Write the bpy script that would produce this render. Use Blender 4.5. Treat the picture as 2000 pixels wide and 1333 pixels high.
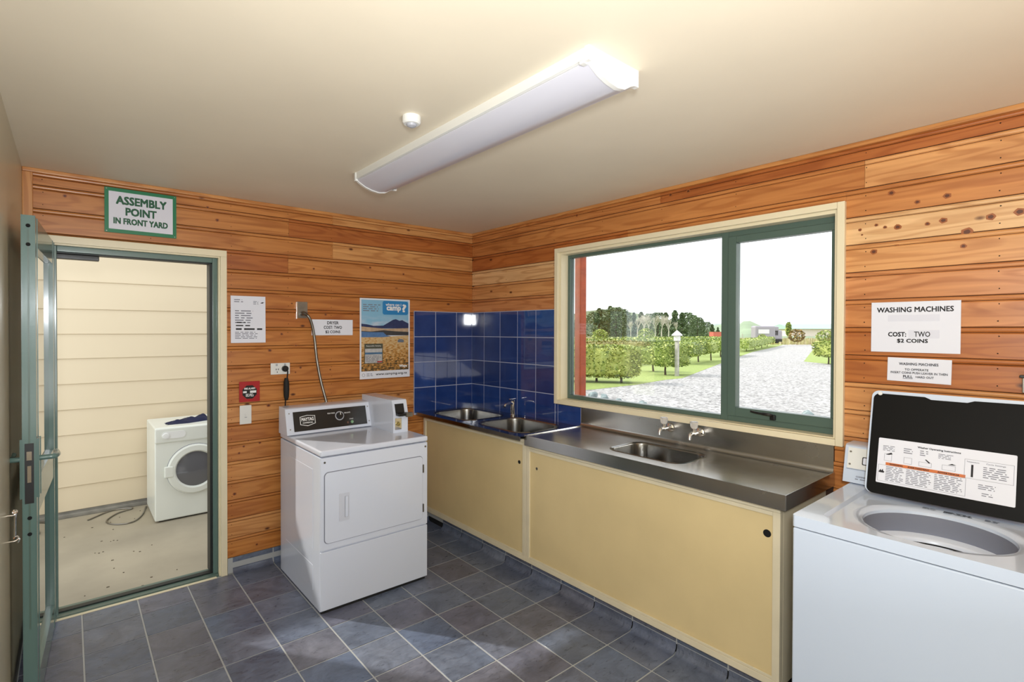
import bpy, bmesh, math, random
from mathutils import Vector, Matrix
PI = math.pi
random.seed(7)
scn = bpy.context.scene
COL = scn.collection
for o in list(bpy.data.objects):
    bpy.data.objects.remove(o)

# ------------------------------------------------------------------ camera
CX, CY, F = 956.17, 655.87, 1009.66
YAW, PITCH, ROLL = 0.8884, -0.0096, 0.0026
CAM = Vector((-2.7329, -3.6041, 1.5592))
c, s = math.cos(YAW), math.sin(YAW)
fw, ri, up = Vector((c, s, 0)), Vector((s, -c, 0)), Vector((0, 0, 1))
c, s = math.cos(PITCH), math.sin(PITCH)
fw, up = fw*c + up*s, up*c - fw*s
c, s = math.cos(ROLL), math.sin(ROLL)
ri, up = ri*c + up*s, up*c - ri*s
cd = bpy.data.cameras.new('camera')
cam = bpy.data.objects.new('camera', cd); COL.objects.link(cam)
cam.matrix_world = Matrix(((ri.x, up.x, -fw.x, CAM.x), (ri.y, up.y, -fw.y, CAM.y), (ri.z, up.z, -fw.z, CAM.z), (0, 0, 0, 1)))
cd.sensor_fit = 'HORIZONTAL'; cd.sensor_width = 36; cd.lens = F/2000*36
cd.shift_x = (1000-CX)/2000; cd.shift_y = -(666.5-CY)/2000
cd.clip_start = 0.02; cd.clip_end = 3000
scn.camera = cam

# ------------------------------------------------------------------ sky, sun, lamps, exposure
w = bpy.data.worlds.new('sky'); scn.world = w; w.use_nodes = True
nt = w.node_tree; bg = nt.nodes['Background']
bg.inputs[0].default_value = (0.93, 0.97, 1.0, 1); bg.inputs[1].default_value = 1.75
sd = bpy.data.lights.new('sun', 'SUN'); sd.energy = 3.0; sd.angle = 0.02; sd.color = (1, .95, .86)
sun = bpy.data.objects.new('sun', sd); COL.objects.link(sun)
sun.rotation_euler = Vector((-0.45, 0.62, 0.62)).to_track_quat('Z', 'Y').to_euler()
def area(name, loc, aim, size, power, color=(1, 1, 1), size_y=None):
    ld = bpy.data.lights.new(name, 'AREA'); ld.energy = power; ld.color = color; ld.size = size
    if size_y: ld.shape = 'RECTANGLE'; ld.size_y = size_y
    o = bpy.data.objects.new(name, ld); COL.objects.link(o); o.location = loc
    o.rotation_euler = (Vector(loc)-Vector(aim)).to_track_quat('Z', 'Y').to_euler()
    return o
area('photographer_flash', (-2.76, -3.72, 1.76), (-0.9, -0.9, 1.2), 0.18, 38, (0.92, 0.96, 1.0))
area('bounced_flash', (-2.3, -4.05, 0.95), (-2.3, -3.6, 2.4), 1.2, 38, (1, .99, .97))
vs = scn.view_settings
vs.view_transform = 'Standard'; vs.look = 'None'; vs.gamma = 1; vs.use_curve_mapping = False
vs.exposure = 0.12

# ------------------------------------------------------------------ helpers
def S(r, g, b):
    f = lambda v: (v/255)/12.92 if v <= 10 else ((v/255+.055)/1.055)**2.4
    return (f(r), f(g), f(b), 1)

def mat(name, col=None, rough=.5, metal=0, **k):
    m = bpy.data.materials.new(name); m.use_nodes = True
    b = m.node_tree.nodes['Principled BSDF']
    if col: b.inputs['Base Color'].default_value = col
    b.inputs['Roughness'].default_value = rough; b.inputs['Metallic'].default_value = metal
    for a, v in k.items(): b.inputs[a.replace('_', ' ')].default_value = v
    return m
class G:
    """small node graph helper"""
    def __init__(s, m): s.t = m.node_tree; s.b = s.t.nodes['Principled BSDF']
    def n(s, typ, ins=None, **props):
        x = s.t.nodes.new(typ)
        for k, v in props.items(): setattr(x, k, v)
        for k, v in (ins or {}).items():
            if isinstance(v, bpy.types.NodeSocket): s.t.links.new(v, x.inputs[k])
            else: x.inputs[k].default_value = v
        return x
    def link(s, a, b): s.t.links.new(a, b)
    def ramp(s, fac, stops):
        x = s.n('ShaderNodeValToRGB', {0: fac}); e = x.color_ramp.elements
        e[0].position, e[0].color = stops[0]; e[1].position, e[1].color = stops[1]
        for p, c_ in stops[2:]:
            q = e.new(p); q.color = c_
        return x.outputs[0]
    def mix(s, a, b, fac, mode='MIX'):
        x = s.n('ShaderNodeMix', data_type='RGBA', blend_type=mode)
        for i, v in ((0, fac), (6, a), (7, b)):
            if isinstance(v, bpy.types.NodeSocket): s.t.links.new(v, x.inputs[i])
            else: x.inputs[i].default_value = v
        return x.outputs[2]
    def bump(s, h, strength=.2, dist=.002):
        x = s.n('ShaderNodeBump', {'Height': h, 'Strength': strength, 'Distance': dist}); s.link(x.outputs[0], s.b.inputs['Normal'])
    def coords(s, scale=(1, 1, 1), rnd=0):
        tc = s.n('ShaderNodeTexCoord').outputs['Object']
        if rnd:
            r = s.n('ShaderNodeObjectInfo').outputs['Random']
            cmb = s.n('ShaderNodeVectorMath', {0: (31*rnd, 17*rnd, 23*rnd)}, operation='SCALE'); s.link(r, cmb.inputs['Scale'])
            a = s.n('ShaderNodeVectorMath', {0: tc, 1: cmb.outputs[0]}, operation='ADD'); tc = a.outputs[0]
        return s.n('ShaderNodeMapping', {'Vector': tc, 'Scale': scale}).outputs[0]

def timber(name, axis, tint=1.0):
    m = mat(name, rough=.38, Coat_Weight=.12, Coat_Roughness=.2); g = G(m)
    sc = [24, 24, 24]; sc[axis] = 1.3
    v = g.coords(sc, 1)
    n1 = g.n('ShaderNodeTexNoise', {'Vector': v, 'Scale': 1.0, 'Detail': 6, 'Roughness': .6, 'Distortion': .7}).outputs[0]
    sc2 = [9, 9, 9]; sc2[axis] = .9
    v2 = g.coords(sc2, 1)
    nn = g.n('ShaderNodeTexNoise', {'Vector': v2, 'Scale': 1, 'Detail': 2}).outputs[0]
    wav = g.n('ShaderNodeMath', {0: nn, 1: 60.0}, operation='MULTIPLY').outputs[0]
    wav = g.n('ShaderNodeMath', {0: wav}, operation='SINE').outputs[0]
    oc = g.n('ShaderNodeObjectInfo').outputs['Color']
    base = g.ramp(n1, [(.25, (.72, .62, .54, 1)), (.7, (1.06, 1.06, 1.06, 1))])
    col = g.mix(oc, base, 1.0, 'MULTIPLY')
    lines = g.ramp(wav, [(.0, (1.06, 1.06, 1.06, 1)), (.97, (.82, .70, .60, 1))])
    col = g.mix(col, lines, .8, 'MULTIPLY')
    # knots: sparse voronoi cells, stretched along the board
    sk = [17, 17, 17]; sk[axis] = 9
    vk = g.coords(sk, 1)
    vo = g.n('ShaderNodeTexVoronoi', {'Vector': vk, 'Scale': 1.0})
    rr = g.n('ShaderNodeSeparateColor', {0: vo.outputs['Color']}).outputs[0]
    gate = g.n('ShaderNodeMath', {0: rr, 1: .955}, operation='GREATER_THAN').outputs[0]
    kn = g.ramp(vo.outputs['Distance'], [(.08, (1, 1, 1, 1)), (.2, (0, 0, 0, 1))])
    kf = g.n('ShaderNodeMath', {0: kn, 1: gate}, operation='MULTIPLY').outputs[0]
    col = g.mix(col, S(84, 38, 14), kf)
    g.link(col, g.b.inputs['Base Color'])
    g.bump(n1, .12, .001)
    return m

W_X, W_Y, W_Z = timber('varnished timber along x', 0), timber('varnished timber along y', 1), timber('varnished timber upright', 2)
def paint(name, col, rough=.5, amt=.06, scale=3, bump=0, **k):
    m = mat(name, col, rough, **k); g = G(m)
    n = g.n('ShaderNodeTexNoise', {'Vector': g.coords(), 'Scale': scale, 'Detail': 5}).outputs[0]
    d = tuple(x*(1-amt*2.5) for x in col[:3])+(1,)
    g.link(g.ramp(n, [(.3, d), (.65, col)]), g.b.inputs['Base Color'])
    if bump: g.bump(n, bump, .002)
    return m
M = dict(
    ceiling=paint('ceiling paint', S(232, 221, 199), .55, .02, 2),
    wall_cream=paint('cream wall paint', S(202, 192, 166), .28, .03, 2),
    cream=paint('cream gloss paint', S(236, 224, 192), .35, .02, 5),
    cab_cream=paint('cream cabinet paint', S(228, 216, 186), .4, .04, 6),
    panel=paint('yellow cabinet panel', S(222, 200, 150), .45, .035, 3),
    green=mat('green powder coat', S(92, 118, 112), .26, Coat_Weight=.35, Coat_Roughness=.12),
    green_dk=mat('green window joinery', S(84, 104, 95), .3),
    darkgreen=mat('dark gasket', S(22, 28, 26), .5),
    appliance=paint('white enamel', S(210, 216, 230), .16, .012, 1.5, Coat_Weight=.4, Coat_Roughness=.04),
    appliance_blue=paint('cool white enamel', S(204, 216, 234), .16, .01, 1.5, Coat_Weight=.4, Coat_Roughness=.04),
    appliance_old=paint('old white enamel', S(222, 224, 214), .3, .02, 3),
    plastic_w=mat('white plastic', S(228, 228, 224), .35),
    recess=mat('handle recess enamel', S(196, 200, 212), .35),
    lid_black=mat('black lid enamel', S(15, 14, 13), .5, Specular_IOR_Level=.12),
    ring_g=mat('grey ring', S(132, 135, 148), .5),
    plastic_g=mat('grey plastic', S(170, 172, 180), .35),
    plastic_tub=mat('pale tub plastic', S(222, 228, 240), .3),
    black=mat('black panel', S(24, 24, 25), .3),
    blackp=mat('black plastic', S(16, 16, 17), .4),
    dark=mat('dark hole', S(8, 8, 8), .9),
    chrome=mat('chrome', (.85, .85, .86, 1), .08, 1),
    steel_dull=paint('dull steel', S(150, 146, 138), .38, .1, 20, metal=1),
    paper=mat('paper', S(228, 230, 240), .6),
    ink=mat('black ink', S(28, 26, 30), .7),
    ink_grey=mat('grey ink', S(120, 122, 135), .7),
    sign_green=mat('sign green', S(16, 118, 74), .4),
    sign_white=mat('sign white', S(222, 222, 232), .4),
    ink_green=mat('dark green ink', S(8, 84, 50), .5),
    orange=mat('orange print', S(205, 108, 44), .5),
    red=mat('red enamel', S(168, 18, 24), .35),
    white_print=mat('white print', S(235, 235, 235), .5),
    concrete=paint('concrete', S(168, 158, 137), .8, .12, 1.6, .3),
    plinth=paint('grey plinth', S(140, 136, 126), .9, .15, 9, .4),
    siding=paint('cream weatherboard paint', S(214, 198, 168), .5, .01, 2),
    navy=paint('navy cloth', S(26, 30, 62), .9, .1, 20),
    clear=mat('clear acrylic', (.95, .95, .97, 1), .05, Transmission_Weight=.7),
    stone=paint('stone', S(150, 165, 165), .8, .2, 8, .5),
    bark=paint('bark', S(96, 84, 66), .9, .2, 12, .5),
    bark_pale=paint('pale bark', S(206, 200, 188), .9, .15, 6, .3),
    post_wood=paint('weathered post', S(196, 192, 182), .9, .15, 6),
    redpost=paint('red stained timber', S(182, 78, 42), .6, .12, 14, .3),
    camper_g=mat('camper body', S(160, 154, 164), .4),
    roofgreen=mat('pale green iron roof', S(160, 190, 180), .5),
    shedwall=mat('pale shed wall', S(226, 214, 206), .7),
    vinyl_grout=mat('pale grout line', S(174, 176, 176), .4),
    tile_grout=mat('grey tile grout', S(176, 182, 204), .7),
    batten_dark=mat('dark gap behind the boards', S(60, 34, 16), .8),
    rubber=mat('dark rubber', S(20, 20, 20), .7),
)
def stainless(name, rough, base=.62, stretch=(3, 60, 60)):
    m = mat(name, (base, base*.985, base*.95, 1), rough, 1); g = G(m)
    n = g.n('ShaderNodeTexNoise', {'Vector': g.coords(stretch), 'Scale': 4, 'Detail': 4}).outputs[0]
    n2 = g.n('ShaderNodeTexNoise', {'Vector': g.coords(), 'Scale': 5, 'Detail': 5}).outputs[0]
    a = g.n('ShaderNodeMapRange', {0: n2, 1: .3, 2: .7, 3: rough*.85, 4: rough*1.15}).outputs[0]
    g.link(a, g.b.inputs['Roughness'])
    return m
M['steel'] = stainless('stainless bench', .24, .5, (60, 3, 60))
M['steel_bowl'] = stainless('stainless bowl', .2, .3, (20, 20, 20))
M['steel_dark'] = stainless('polished tub steel', .1, .30, (60, 3, 60))
# diffuser (lamp is off)
M['diffuser'] = mat('opal diffuser', S(206, 206, 216), .28, Coat_Weight=.2)
# glossy blue tile, slightly wavy
m = mat('blue glazed tile', S(34, 56, 116), .05, Coat_Weight=.6, Coat_Roughness=.03); g = G(m)
oc = g.n('ShaderNodeObjectInfo').outputs['Color']
n = g.n('ShaderNodeTexNoise', {'Vector': g.coords((1, 1, 1), 1), 'Scale': 9, 'Detail': 4}).outputs[0]
g.link(g.mix(oc, g.ramp(n, [(.3, (.8, .8, .85, 1)), (.7, (1.1, 1.1, 1.1, 1))]), 1, 'MULTIPLY'), g.b.inputs['Base Color'])
n = g.n('ShaderNodeTexNoise', {'Vector': g.coords((1, 1, 1), 1), 'Scale': 16, 'Detail': 1}).outputs[0]
g.bump(n, .035, .004); M['bluetile'] = m
# slate-look vinyl tile
m = mat('slate look vinyl', S(90, 96, 112), .3); g = G(m)
oc = g.n('ShaderNodeObjectInfo').outputs['Color']
v = g.coords((1, 1, 1), 1)
n = g.n('ShaderNodeTexNoise', {'Vector': v, 'Scale': 7, 'Detail': 7, 'Roughness': .65, 'Distortion': 1.2}).outputs[0]
n2 = g.n('ShaderNodeTexNoise', {'Vector': v, 'Scale': 3, 'Detail': 2}).outputs[0]
v3 = g.coords((14, 40, 30), 1)
n3 = g.n('ShaderNodeTexNoise', {'Vector': v3, 'Scale': 1, 'Detail': 6, 'Distortion': 1.5}).outputs[0]
col = g.mix(oc, g.ramp(n, [(.28, (.62, .62, .65, 1)), (.72, (1.3, 1.3, 1.3, 1))]), 1, 'MULTIPLY')
col = g.mix(col, g.ramp(n2, [(.35, (1.02, 1.0, .98, 1)), (.65, (.95, .99, 1.05, 1))]), .8, 'MULTIPLY')
col = g.mix(col, g.ramp(n3, [(.35, (.75, .75, .75, 1)), (.55, (1.08, 1.08, 1.08, 1))]), .6, 'MULTIPLY')
g.link(col, g.b.inputs['Base Color'])
g.link(g.n('ShaderNodeMapRange', {0: n3, 1: .3, 2: .7, 3: .25, 4: .45}).outputs[0], g.b.inputs['Roughness'])
g.bump(n3, .35, .0025); M['vinyl'] = m
# glass: transparent with a fresnel reflection
def glass(name, tint=(1, 1, 1, 1)):
    m = bpy.data.materials.new(name); m.use_nodes = True; t = m.node_tree; t.nodes.clear()
    o = t.nodes.new('ShaderNodeOutputMaterial'); mx = t.nodes.new('ShaderNodeMixShader'); fr = t.nodes.new('ShaderNodeFresnel')
    tr = t.nodes.new('ShaderNodeBsdfTransparent'); gl = t.nodes.new('ShaderNodeBsdfGlossy'); gl.inputs['Roughness'].default_value = .02
    tr.inputs[0].default_value = tint; fr.inputs[0].default_value = 1.45
    t.links.new(fr.outputs[0], mx.inputs[0]); t.links.new(tr.outputs[0], mx.inputs[1]); t.links.new(gl.outputs[0], mx.inputs[2]); t.links.new(mx.outputs[0], o.inputs[0])
    return m
M['glass'] = glass('window glass'); M['glass_door'] = glass('door glass', (.86, .9, .9, 1))
def leafmat(name, a, b, c3):
    m = mat(name, a, .55); g = G(m)
    r = g.n('ShaderNodeNewGeometry').outputs['Random Per Island']
    g.link(g.ramp(r, [(0, a), (1, b), (.6, c3)]), g.b.inputs['Base Color'])
    return m
M['hedge'] = leafmat('hedge leaves', S(84, 104, 44), S(214, 220, 130), S(148, 166, 78))
M['hedge_dull'] = leafmat('dull hedge leaves', S(96, 92, 46), S(176, 160, 100), S(130, 134, 66))
M['pine'] = leafmat('pine foliage', S(70, 90, 58), S(134, 152, 104), S(98, 120, 78))  # this and the bluish pine: leaf colours lightened to stand in for haze
M['pine_b'] = leafmat('bluish pine foliage', S(86, 108, 92), S(140, 160, 138), S(112, 134, 116))
M['drygrass'] = leafmat('dry grass', S(168, 150, 110), S(226, 214, 176), S(190, 184, 120))
M['shrub_red'] = leafmat('reddish shrub', S(110, 70, 40), S(190, 150, 90), S(130, 120, 50))

def finish(me, mats, smooth=True):
    for x in (mats if isinstance(mats, (list, tuple)) else [mats]): me.materials.append(x)

def obj(name, bm, m, parent=None, label=None, keep=False, smooth=.6):
    """link a bmesh given in world coordinates as one mesh object, origin at its foot"""
    bmesh.ops.recalc_face_normals(bm, faces=bm.faces)
    vs_ = [v.co for v in bm.verts]
    lo = Vector([min(v[i] for v in vs_) for i in range(3)]); hi = Vector([max(v[i] for v in vs_) for i in range(3)])
    org = Vector(((lo.x+hi.x)/2, (lo.y+hi.y)/2, lo.z))
    for v in bm.verts: v.co -= org
    if smooth:
        for f in bm.faces: f.smooth = True
        for e in bm.edges:
            if len(e.link_faces) != 2 or e.calc_face_angle(0) > smooth: e.smooth = False
    me = bpy.data.meshes.new(name); bm.to_mesh(me); bm.free()
    finish(me, m)
    o = bpy.data.objects.new(name, me); COL.objects.link(o)
    o.location = org
    if smooth:
        md = o.modifiers.new('weighted_normals', 'WEIGHTED_NORMAL'); md.keep_sharp = True
    if parent: attach(o, parent)
    if label: o['label'] = label
    return o
def wloc(p):
    v = Vector(p.location)
    q = p.parent
    if q: v = WL[p.name]
    return v
WL = {}
def attach(o, parent):
    WL[o.name] = Vector(o.location)
    pw = WL.get(parent.name, Vector(parent.location))
    o.parent = parent
    o.location = Vector(o.location)-pw
def tag(o, label, cat, group=None, kind=None):
    o['label'] = label; o['category'] = cat
    if group: o['group'] = group
    if kind: o['kind'] = kind
    return o
def thing(name, label, cat, loc, group=None):
    o = bpy.data.objects.new(name, None); COL.objects.link(o); o.location = loc; o.empty_display_size = .05
    return tag(o, label, cat, group)
def struct(o, label=None, cat='wall'):
    o['kind'] = 'structure'
    if label: o['label'] = label; o['category'] = cat
    return o

def box(x0, x1, y0, y1, z0, z1, bev=0, seg=2, bm=None):
    bm = bm or bmesh.new()
    r = bmesh.ops.create_cube(bm, size=1)
    for v in r['verts']:
        v.co = Vector(((x0+x1)/2+v.co.x*abs(x1-x0), (y0+y1)/2+v.co.y*abs(y1-y0), (z0+z1)/2+v.co.z*abs(z1-z0)))
    if bev:
        es = list({e for v in r['verts'] for e in v.link_edges})
        bmesh.ops.bevel(bm, geom=es, offset=bev, segments=seg, affect='EDGES', profile=.5)
    return bm
def cyl(p0, p1, r0, r1=None, n=16, bm=None, cap=True):
    bm = bm or bmesh.new(); p0, p1 = Vector(p0), Vector(p1); r1 = r0 if r1 is None else r1
    d = p1-p0; q = d.to_track_quat('Z', 'Y').to_matrix()
    A_, B_ = [], []
    for i in range(n):
        a = 2*PI*i/n; u = q @ Vector((math.cos(a), math.sin(a), 0))
        A_.append(bm.verts.new(p0+u*r0)); B_.append(bm.verts.new(p1+u*r1))
    for i in range(n):
        j = (i+1) % n; bm.faces.new((A_[i], A_[j], B_[j], B_[i]))
    if cap: bm.faces.new(A_[::-1]); bm.faces.new(B_)
    return bm
def lathe(prof, o, axis=(0, 0, 1), n=32, bm=None):
    """prof: [(radius, height)] turned about axis through o"""
    bm = bm or bmesh.new(); o = Vector(o); q = Vector(axis).to_track_quat('Z', 'Y').to_matrix(); rings = []
    for r, h in prof:
        if r < 1e-5: rings.append([bm.verts.new(o+q @ Vector((0, 0, h)))]*n)
        else: rings.append([bm.verts.new(o+q @ Vector((r*math.cos(2*PI*i/n), r*math.sin(2*PI*i/n), h))) for i in range(n)])
    for a, b in zip(rings, rings[1:]):
        for i in range(n):
            j = (i+1) % n; f = []
            for v in (a[i], a[j], b[j], b[i]):
                if v not in f: f.append(v)
            if len(f) > 2: bm.faces.new(f)
    return bm
def tube(pts, r, n=8, bm=None):
    bm = bm or bmesh.new(); pts = [Vector(p) for p in pts]; rings = []
    for i, p in enumerate(pts):
        d = (pts[min(i+1, len(pts)-1)]-pts[max(i-1, 0)]).normalized()
        q = d.to_track_quat('Z', 'Y').to_matrix(); rr = r[i] if isinstance(r, (list, tuple)) else r
        rings.append([bm.verts.new(p+q @ Vector((rr*math.cos(2*PI*k/n), rr*math.sin(2*PI*k/n), 0))) for k in range(n)])
    for a, b in zip(rings, rings[1:]):
        # align rings
        best = min(range(n), key=lambda s_: sum((a[k].co-b[(k+s_) % n].co).length for k in range(n)))
        for k in range(n):
            bm.faces.new((a[k], a[(k+1) % n], b[(k+1+best) % n], b[(k+best) % n]))
    bm.faces.new(rings[0][::-1]); bm.faces.new(rings[-1])
    return bm
def spline(pts, k=8):
    P = [Vector(p) for p in pts]; P = [P[0]*2-P[1]]+P+[P[-1]*2-P[-2]]; out = []
    for i in range(1, len(P)-2):
        for j in range(k):
            t = j/k; a, b, c_, d = P[i-1:i+3]
            out.append(.5*((2*b)+(c_-a)*t+(2*a-5*b+4*c_-d)*t*t+(3*b-a-3*c_+d)*t**3))
    out.append(P[-2]); return out
def prism(poly, ax, a, b, bm=None):
    """extrude a 2-D polygon (the two other axes in order) along axis ax from a to b"""
    bm = bm or bmesh.new(); oth = [i for i in range(3) if i != ax]; R = []
    for t in (a, b):
        r = []
        for p in poly:
            v = [0, 0, 0]; v[ax] = t; v[oth[0]] = p[0]; v[oth[1]] = p[1]; r.append(bm.verts.new(v))
        R.append(r)
    n = len(poly)
    for i in range(n): bm.faces.new((R[0][i], R[0][(i+1) % n], R[1][(i+1) % n], R[1][i]))
    bm.faces.new(R[0][::-1]); bm.faces.new(R[1])
    return bm
def rr(cx, cy, w_, h_, r, n=6):
    P = []
    for (sx, sy, a0) in ((1, 1, 0), (-1, 1, 90), (-1, -1, 180), (1, -1, 270)):
        for i in range(n+1):
            a = math.radians(a0+90*i/n); P.append((cx+sx*(w_/2-r)+r*math.cos(a), cy+sy*(h_/2-r)+r*math.sin(a)))
    return P
def loft(bm, loops, cap=True):
    R = [[bm.verts.new(p) for p in L] for L in loops]; n = len(R[0])
    for a, b in zip(R, R[1:]):
        for i in range(n): bm.faces.new((a[i], a[(i+1) % n], b[(i+1) % n], b[i]))
    if cap: bm.faces.new(R[-1])
    return R
def plate_with_holes(outer, holes, z):
    bm = bmesh.new(); ed = []
    for L in [outer]+holes:
        v = [bm.verts.new((p[0], p[1], z)) for p in L]
        for i in range(len(v)): ed.append(bm.edges.new((v[i], v[(i+1) % len(v)])))
    bmesh.ops.triangle_fill(bm, edges=ed, use_beauty=True)
    return bm
class Face:
    """a drawing plane: origin, right, up, normal (towards the viewer)"""
    def __init__(s, o, r, u): s.o = Vector(o); s.r = Vector(r).normalized(); s.u = Vector(u).normalized(); s.n = s.r.cross(s.u)
    def p(s, u, v, d=0): return s.o+s.r*u+s.u*v+s.n*d
    def slab(s, u0, u1, v0, v1, d0, d1, bm=None, bev=0):
        bm = bm or bmesh.new(); q = [s.p(u, v, d) for d in (d0, d1) for (u, v) in ((u0, v0), (u1, v0), (u1, v1), (u0, v1))]
        V = [bm.verts.new(x) for x in q]
        fs = [bm.faces.new([V[i] for i in f]) for f in ((3, 2, 1, 0), (4, 5, 6, 7), (0, 1, 5, 4), (1, 2, 6, 5), (2, 3, 7, 6), (3, 0, 4, 7))]
        if bev: bmesh.ops.bevel(bm, geom=list({e for f in fs for e in f.edges}), offset=bev, segments=2, affect='EDGES')
        return bm
    def poly(s, pts, d, th=.0006, bm=None):
        bm = bm or bmesh.new(); a = [bm.verts.new(s.p(u, v, d)) for u, v in pts]; b = [bm.verts.new(s.p(u, v, d+th)) for u, v in pts]; n = len(pts)
        bm.faces.new(b); bm.faces.new(a[::-1])
        for i in range(n): bm.faces.new((a[i], a[(i+1) % n], b[(i+1) % n], b[i]))
        return bm
    def text(s, body, u, v, d, w_, h_, m, parent, bold=.0, name='lettering', spacing=1.0):
        """lettering centred on (u, v), fitted to width w_ and height h_"""
        cu = bpy.data.curves.new('t', 'FONT'); cu.body = body; cu.align_x = 'CENTER'; cu.resolution_u = 2; cu.space_character = spacing
        to = bpy.data.objects.new('t', cu); COL.objects.link(to)
        dg = bpy.context.evaluated_depsgraph_get(); me = bpy.data.meshes.new_from_object(to.evaluated_get(dg))
        bpy.data.objects.remove(to); bpy.data.curves.remove(cu)
        xs = [q.co.x for q in me.vertices]; ys = [q.co.y for q in me.vertices]
        x0, x1, y0, y1 = min(xs), max(xs), min(ys), max(ys)
        bm = bmesh.new(); bm.from_mesh(me); bpy.data.meshes.remove(me)
        b_ = bold*h_*1.5; w2, h2 = w_-2*b_, h_-2*b_
        for q in bm.verts:
            q.co = s.p(u+((q.co.x-x0)/(x1-x0)-.5)*w2, v+((q.co.y-y0)/(y1-y0)-.5)*h2, d)
        if bold:   # thicker strokes: the same glyphs laid over each other a hair apart
            geo = bm.verts[:]+bm.edges[:]+bm.faces[:]
            for k_, (a1, a2) in enumerate(((1, 1), (1, -1), (-1, 1), (-1, -1))):
                r_ = bmesh.ops.duplicate(bm, geom=geo)
                off = s.r*(b_*a1)+s.u*(b_*a2)+s.n*(.00004*(k_+1))
                for q in r_['geom']:
                    if isinstance(q, bmesh.types.BMVert): q.co += off
        # text faces look along the plane's normal
        o = obj(name, bm, m, parent, smooth=0)
        return o
    def lines(s, u0, u1, v0, v1, n, d, m, parent, th=.4, seed=1, name='small_print', fill=.8):
        """n rows of print too small to read, as short flat dashes"""
        rnd = random.Random(seed); bm = bmesh.new(); H = (v1-v0)/n
        for i in range(n):
            x = u0; v = v1-(i+.5)*H; end = u0+(u1-u0)*(fill+(1-fill)*rnd.random())
            while x < end-.0005:
                L = min((.35+rnd.random())*H*3, end-x)
                V = [bm.verts.new(s.p(a, b, d)) for a, b in ((x, v-H*th/2), (x+L, v-H*th/2), (x+L, v+H*th/2), (x, v+H*th/2))]
                bm.faces.new(V); x += L+H*.8
        return obj(name, bm, m, parent, smooth=0)
def copy_tree(o, loc, label=None, rz=0, scale=None):
    r = o.copy(); COL.objects.link(r); r.location = loc
    if rz: r.rotation_euler.z = rz
    if scale: r.scale = scale
    if label: r['label'] = label
    for ch in o.children:
        c_ = ch.copy(); COL.objects.link(c_); c_.parent = r
        for g_ in ch.children:
            d_ = g_.copy(); COL.objects.link(d_); d_.parent = c_
    return r
FA = Face((0, -.0042, 0), (1, 0, 0), (0, 0, 1))          # back wall, u = x
FB = Face((-.0042, 0, 0), (0, -1, 0), (0, 0, 1))         # window wall, u = -y
H = 2.4
XL = -2.92
YF = -4.9

# ------------------------------------------------------------------ the room
# floor
fl = struct(obj('floor', box(XL-.1, .12, YF-.1, .02, -.05, -.0025), M['vinyl_grout']), 'pale grout ground of the laundry floor between slate look tiles', 'floor')
XS = [-.6674-.2524*k for k in range(10)]; YS = [-.9852+.2524*k for k in range(3, -17, -1)]
TINTS = [S(106, 113, 130), S(100, 109, 126), S(98, 104, 120), S(104, 106, 122), S(108, 115, 130), S(98, 109, 130), S(100, 102, 116), S(94, 103, 122), S(104, 106, 118)]
gr = .0036
xe = [-.455]+XS[:]; xe[-1] = XL+.012
full = None
def tint(o, c_): o.color = c_; return o
for i in range(len(XS)):
    a, b = (XS[i], -.415 if i == 0 else XS[i-1])
    if i == len(XS)-1: a = XL
    for j in range(len(YS)-1):
        y1, y0 = YS[j], YS[j+1]
        # the row against the back wall belongs to the cove pieces
        if y0 < YF or i == 0: continue   # the column along the cabinets is coved, built below
        if i == len(XS)-1 or full is None:
            o = obj('floor_tile', box(a+gr, b-gr, y0+gr, y1-gr, -.0024, 0, .0008, 1), M['vinyl'], fl)
            if i != len(XS)-1: full = o; fc = Vector(((a+b)/2, (y0+y1)/2))
        else:
            o = full.copy(); COL.objects.link(o); o.location = full.location+Vector(((a+b)/2-fc.x, (y0+y1)/2-fc.y, 0))
        tint(o, random.choice(TINTS))
# coved pieces along the back wall (between y=-.228 and the wall), and in the doorway flat pieces
def cove_poly(d0, d1, z1):
    """profile from the flat (distance d0) turning up at the wall (d1) to height z1, 2.5 mm thick; (d, z)"""
    R = .035; P = [(d0, 0)]
    for k in range(7):
        t = PI/2*k/6; P.append((d1-R+R*math.sin(t), R-R*math.cos(t)))
    P.append((d1, z1)); Q = [(d_+(.0022 if k > 0 else 0), z_-(.0022 if k < 7 else 0)) for k, (d_, z_) in enumerate(P)]
    return P+Q[::-1]
y0 = YS[0]
bcol = [XL, -2.862]+[x for x in XS[::-1] if x > XL+.05]+[-.415]
for a, b in zip(bcol, bcol[1:]):
    if a > -2.78 and b < -2.0: door = True
    else: door = False
    a_, b_ = a+gr, b-gr
    if a < -1.94 and a > -2.87:   # doorway: flat tile up to the sill
        tint(obj('floor_tile', box(a_, b_, y0+gr, -.022, -.0024, 0, .0008, 1), M['vinyl'], fl), random.choice(TINTS)); continue
    tint(obj('floor_tile', prism([(d_, z_) for d_, z_ in cove_poly(y0+gr, -.004, .064)], 0, a_, b_), M['vinyl'], fl, smooth=0), random.choice(TINTS))
    tint(obj('floor_tile', box(a_, b_, -.0062, -.004, .067, .097), M['vinyl'], fl), random.choice(TINTS))
obj('cove_backing', box(-1.955, -.4, -.0045, 0, 0, .097), M['vinyl_grout'], fl)
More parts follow.
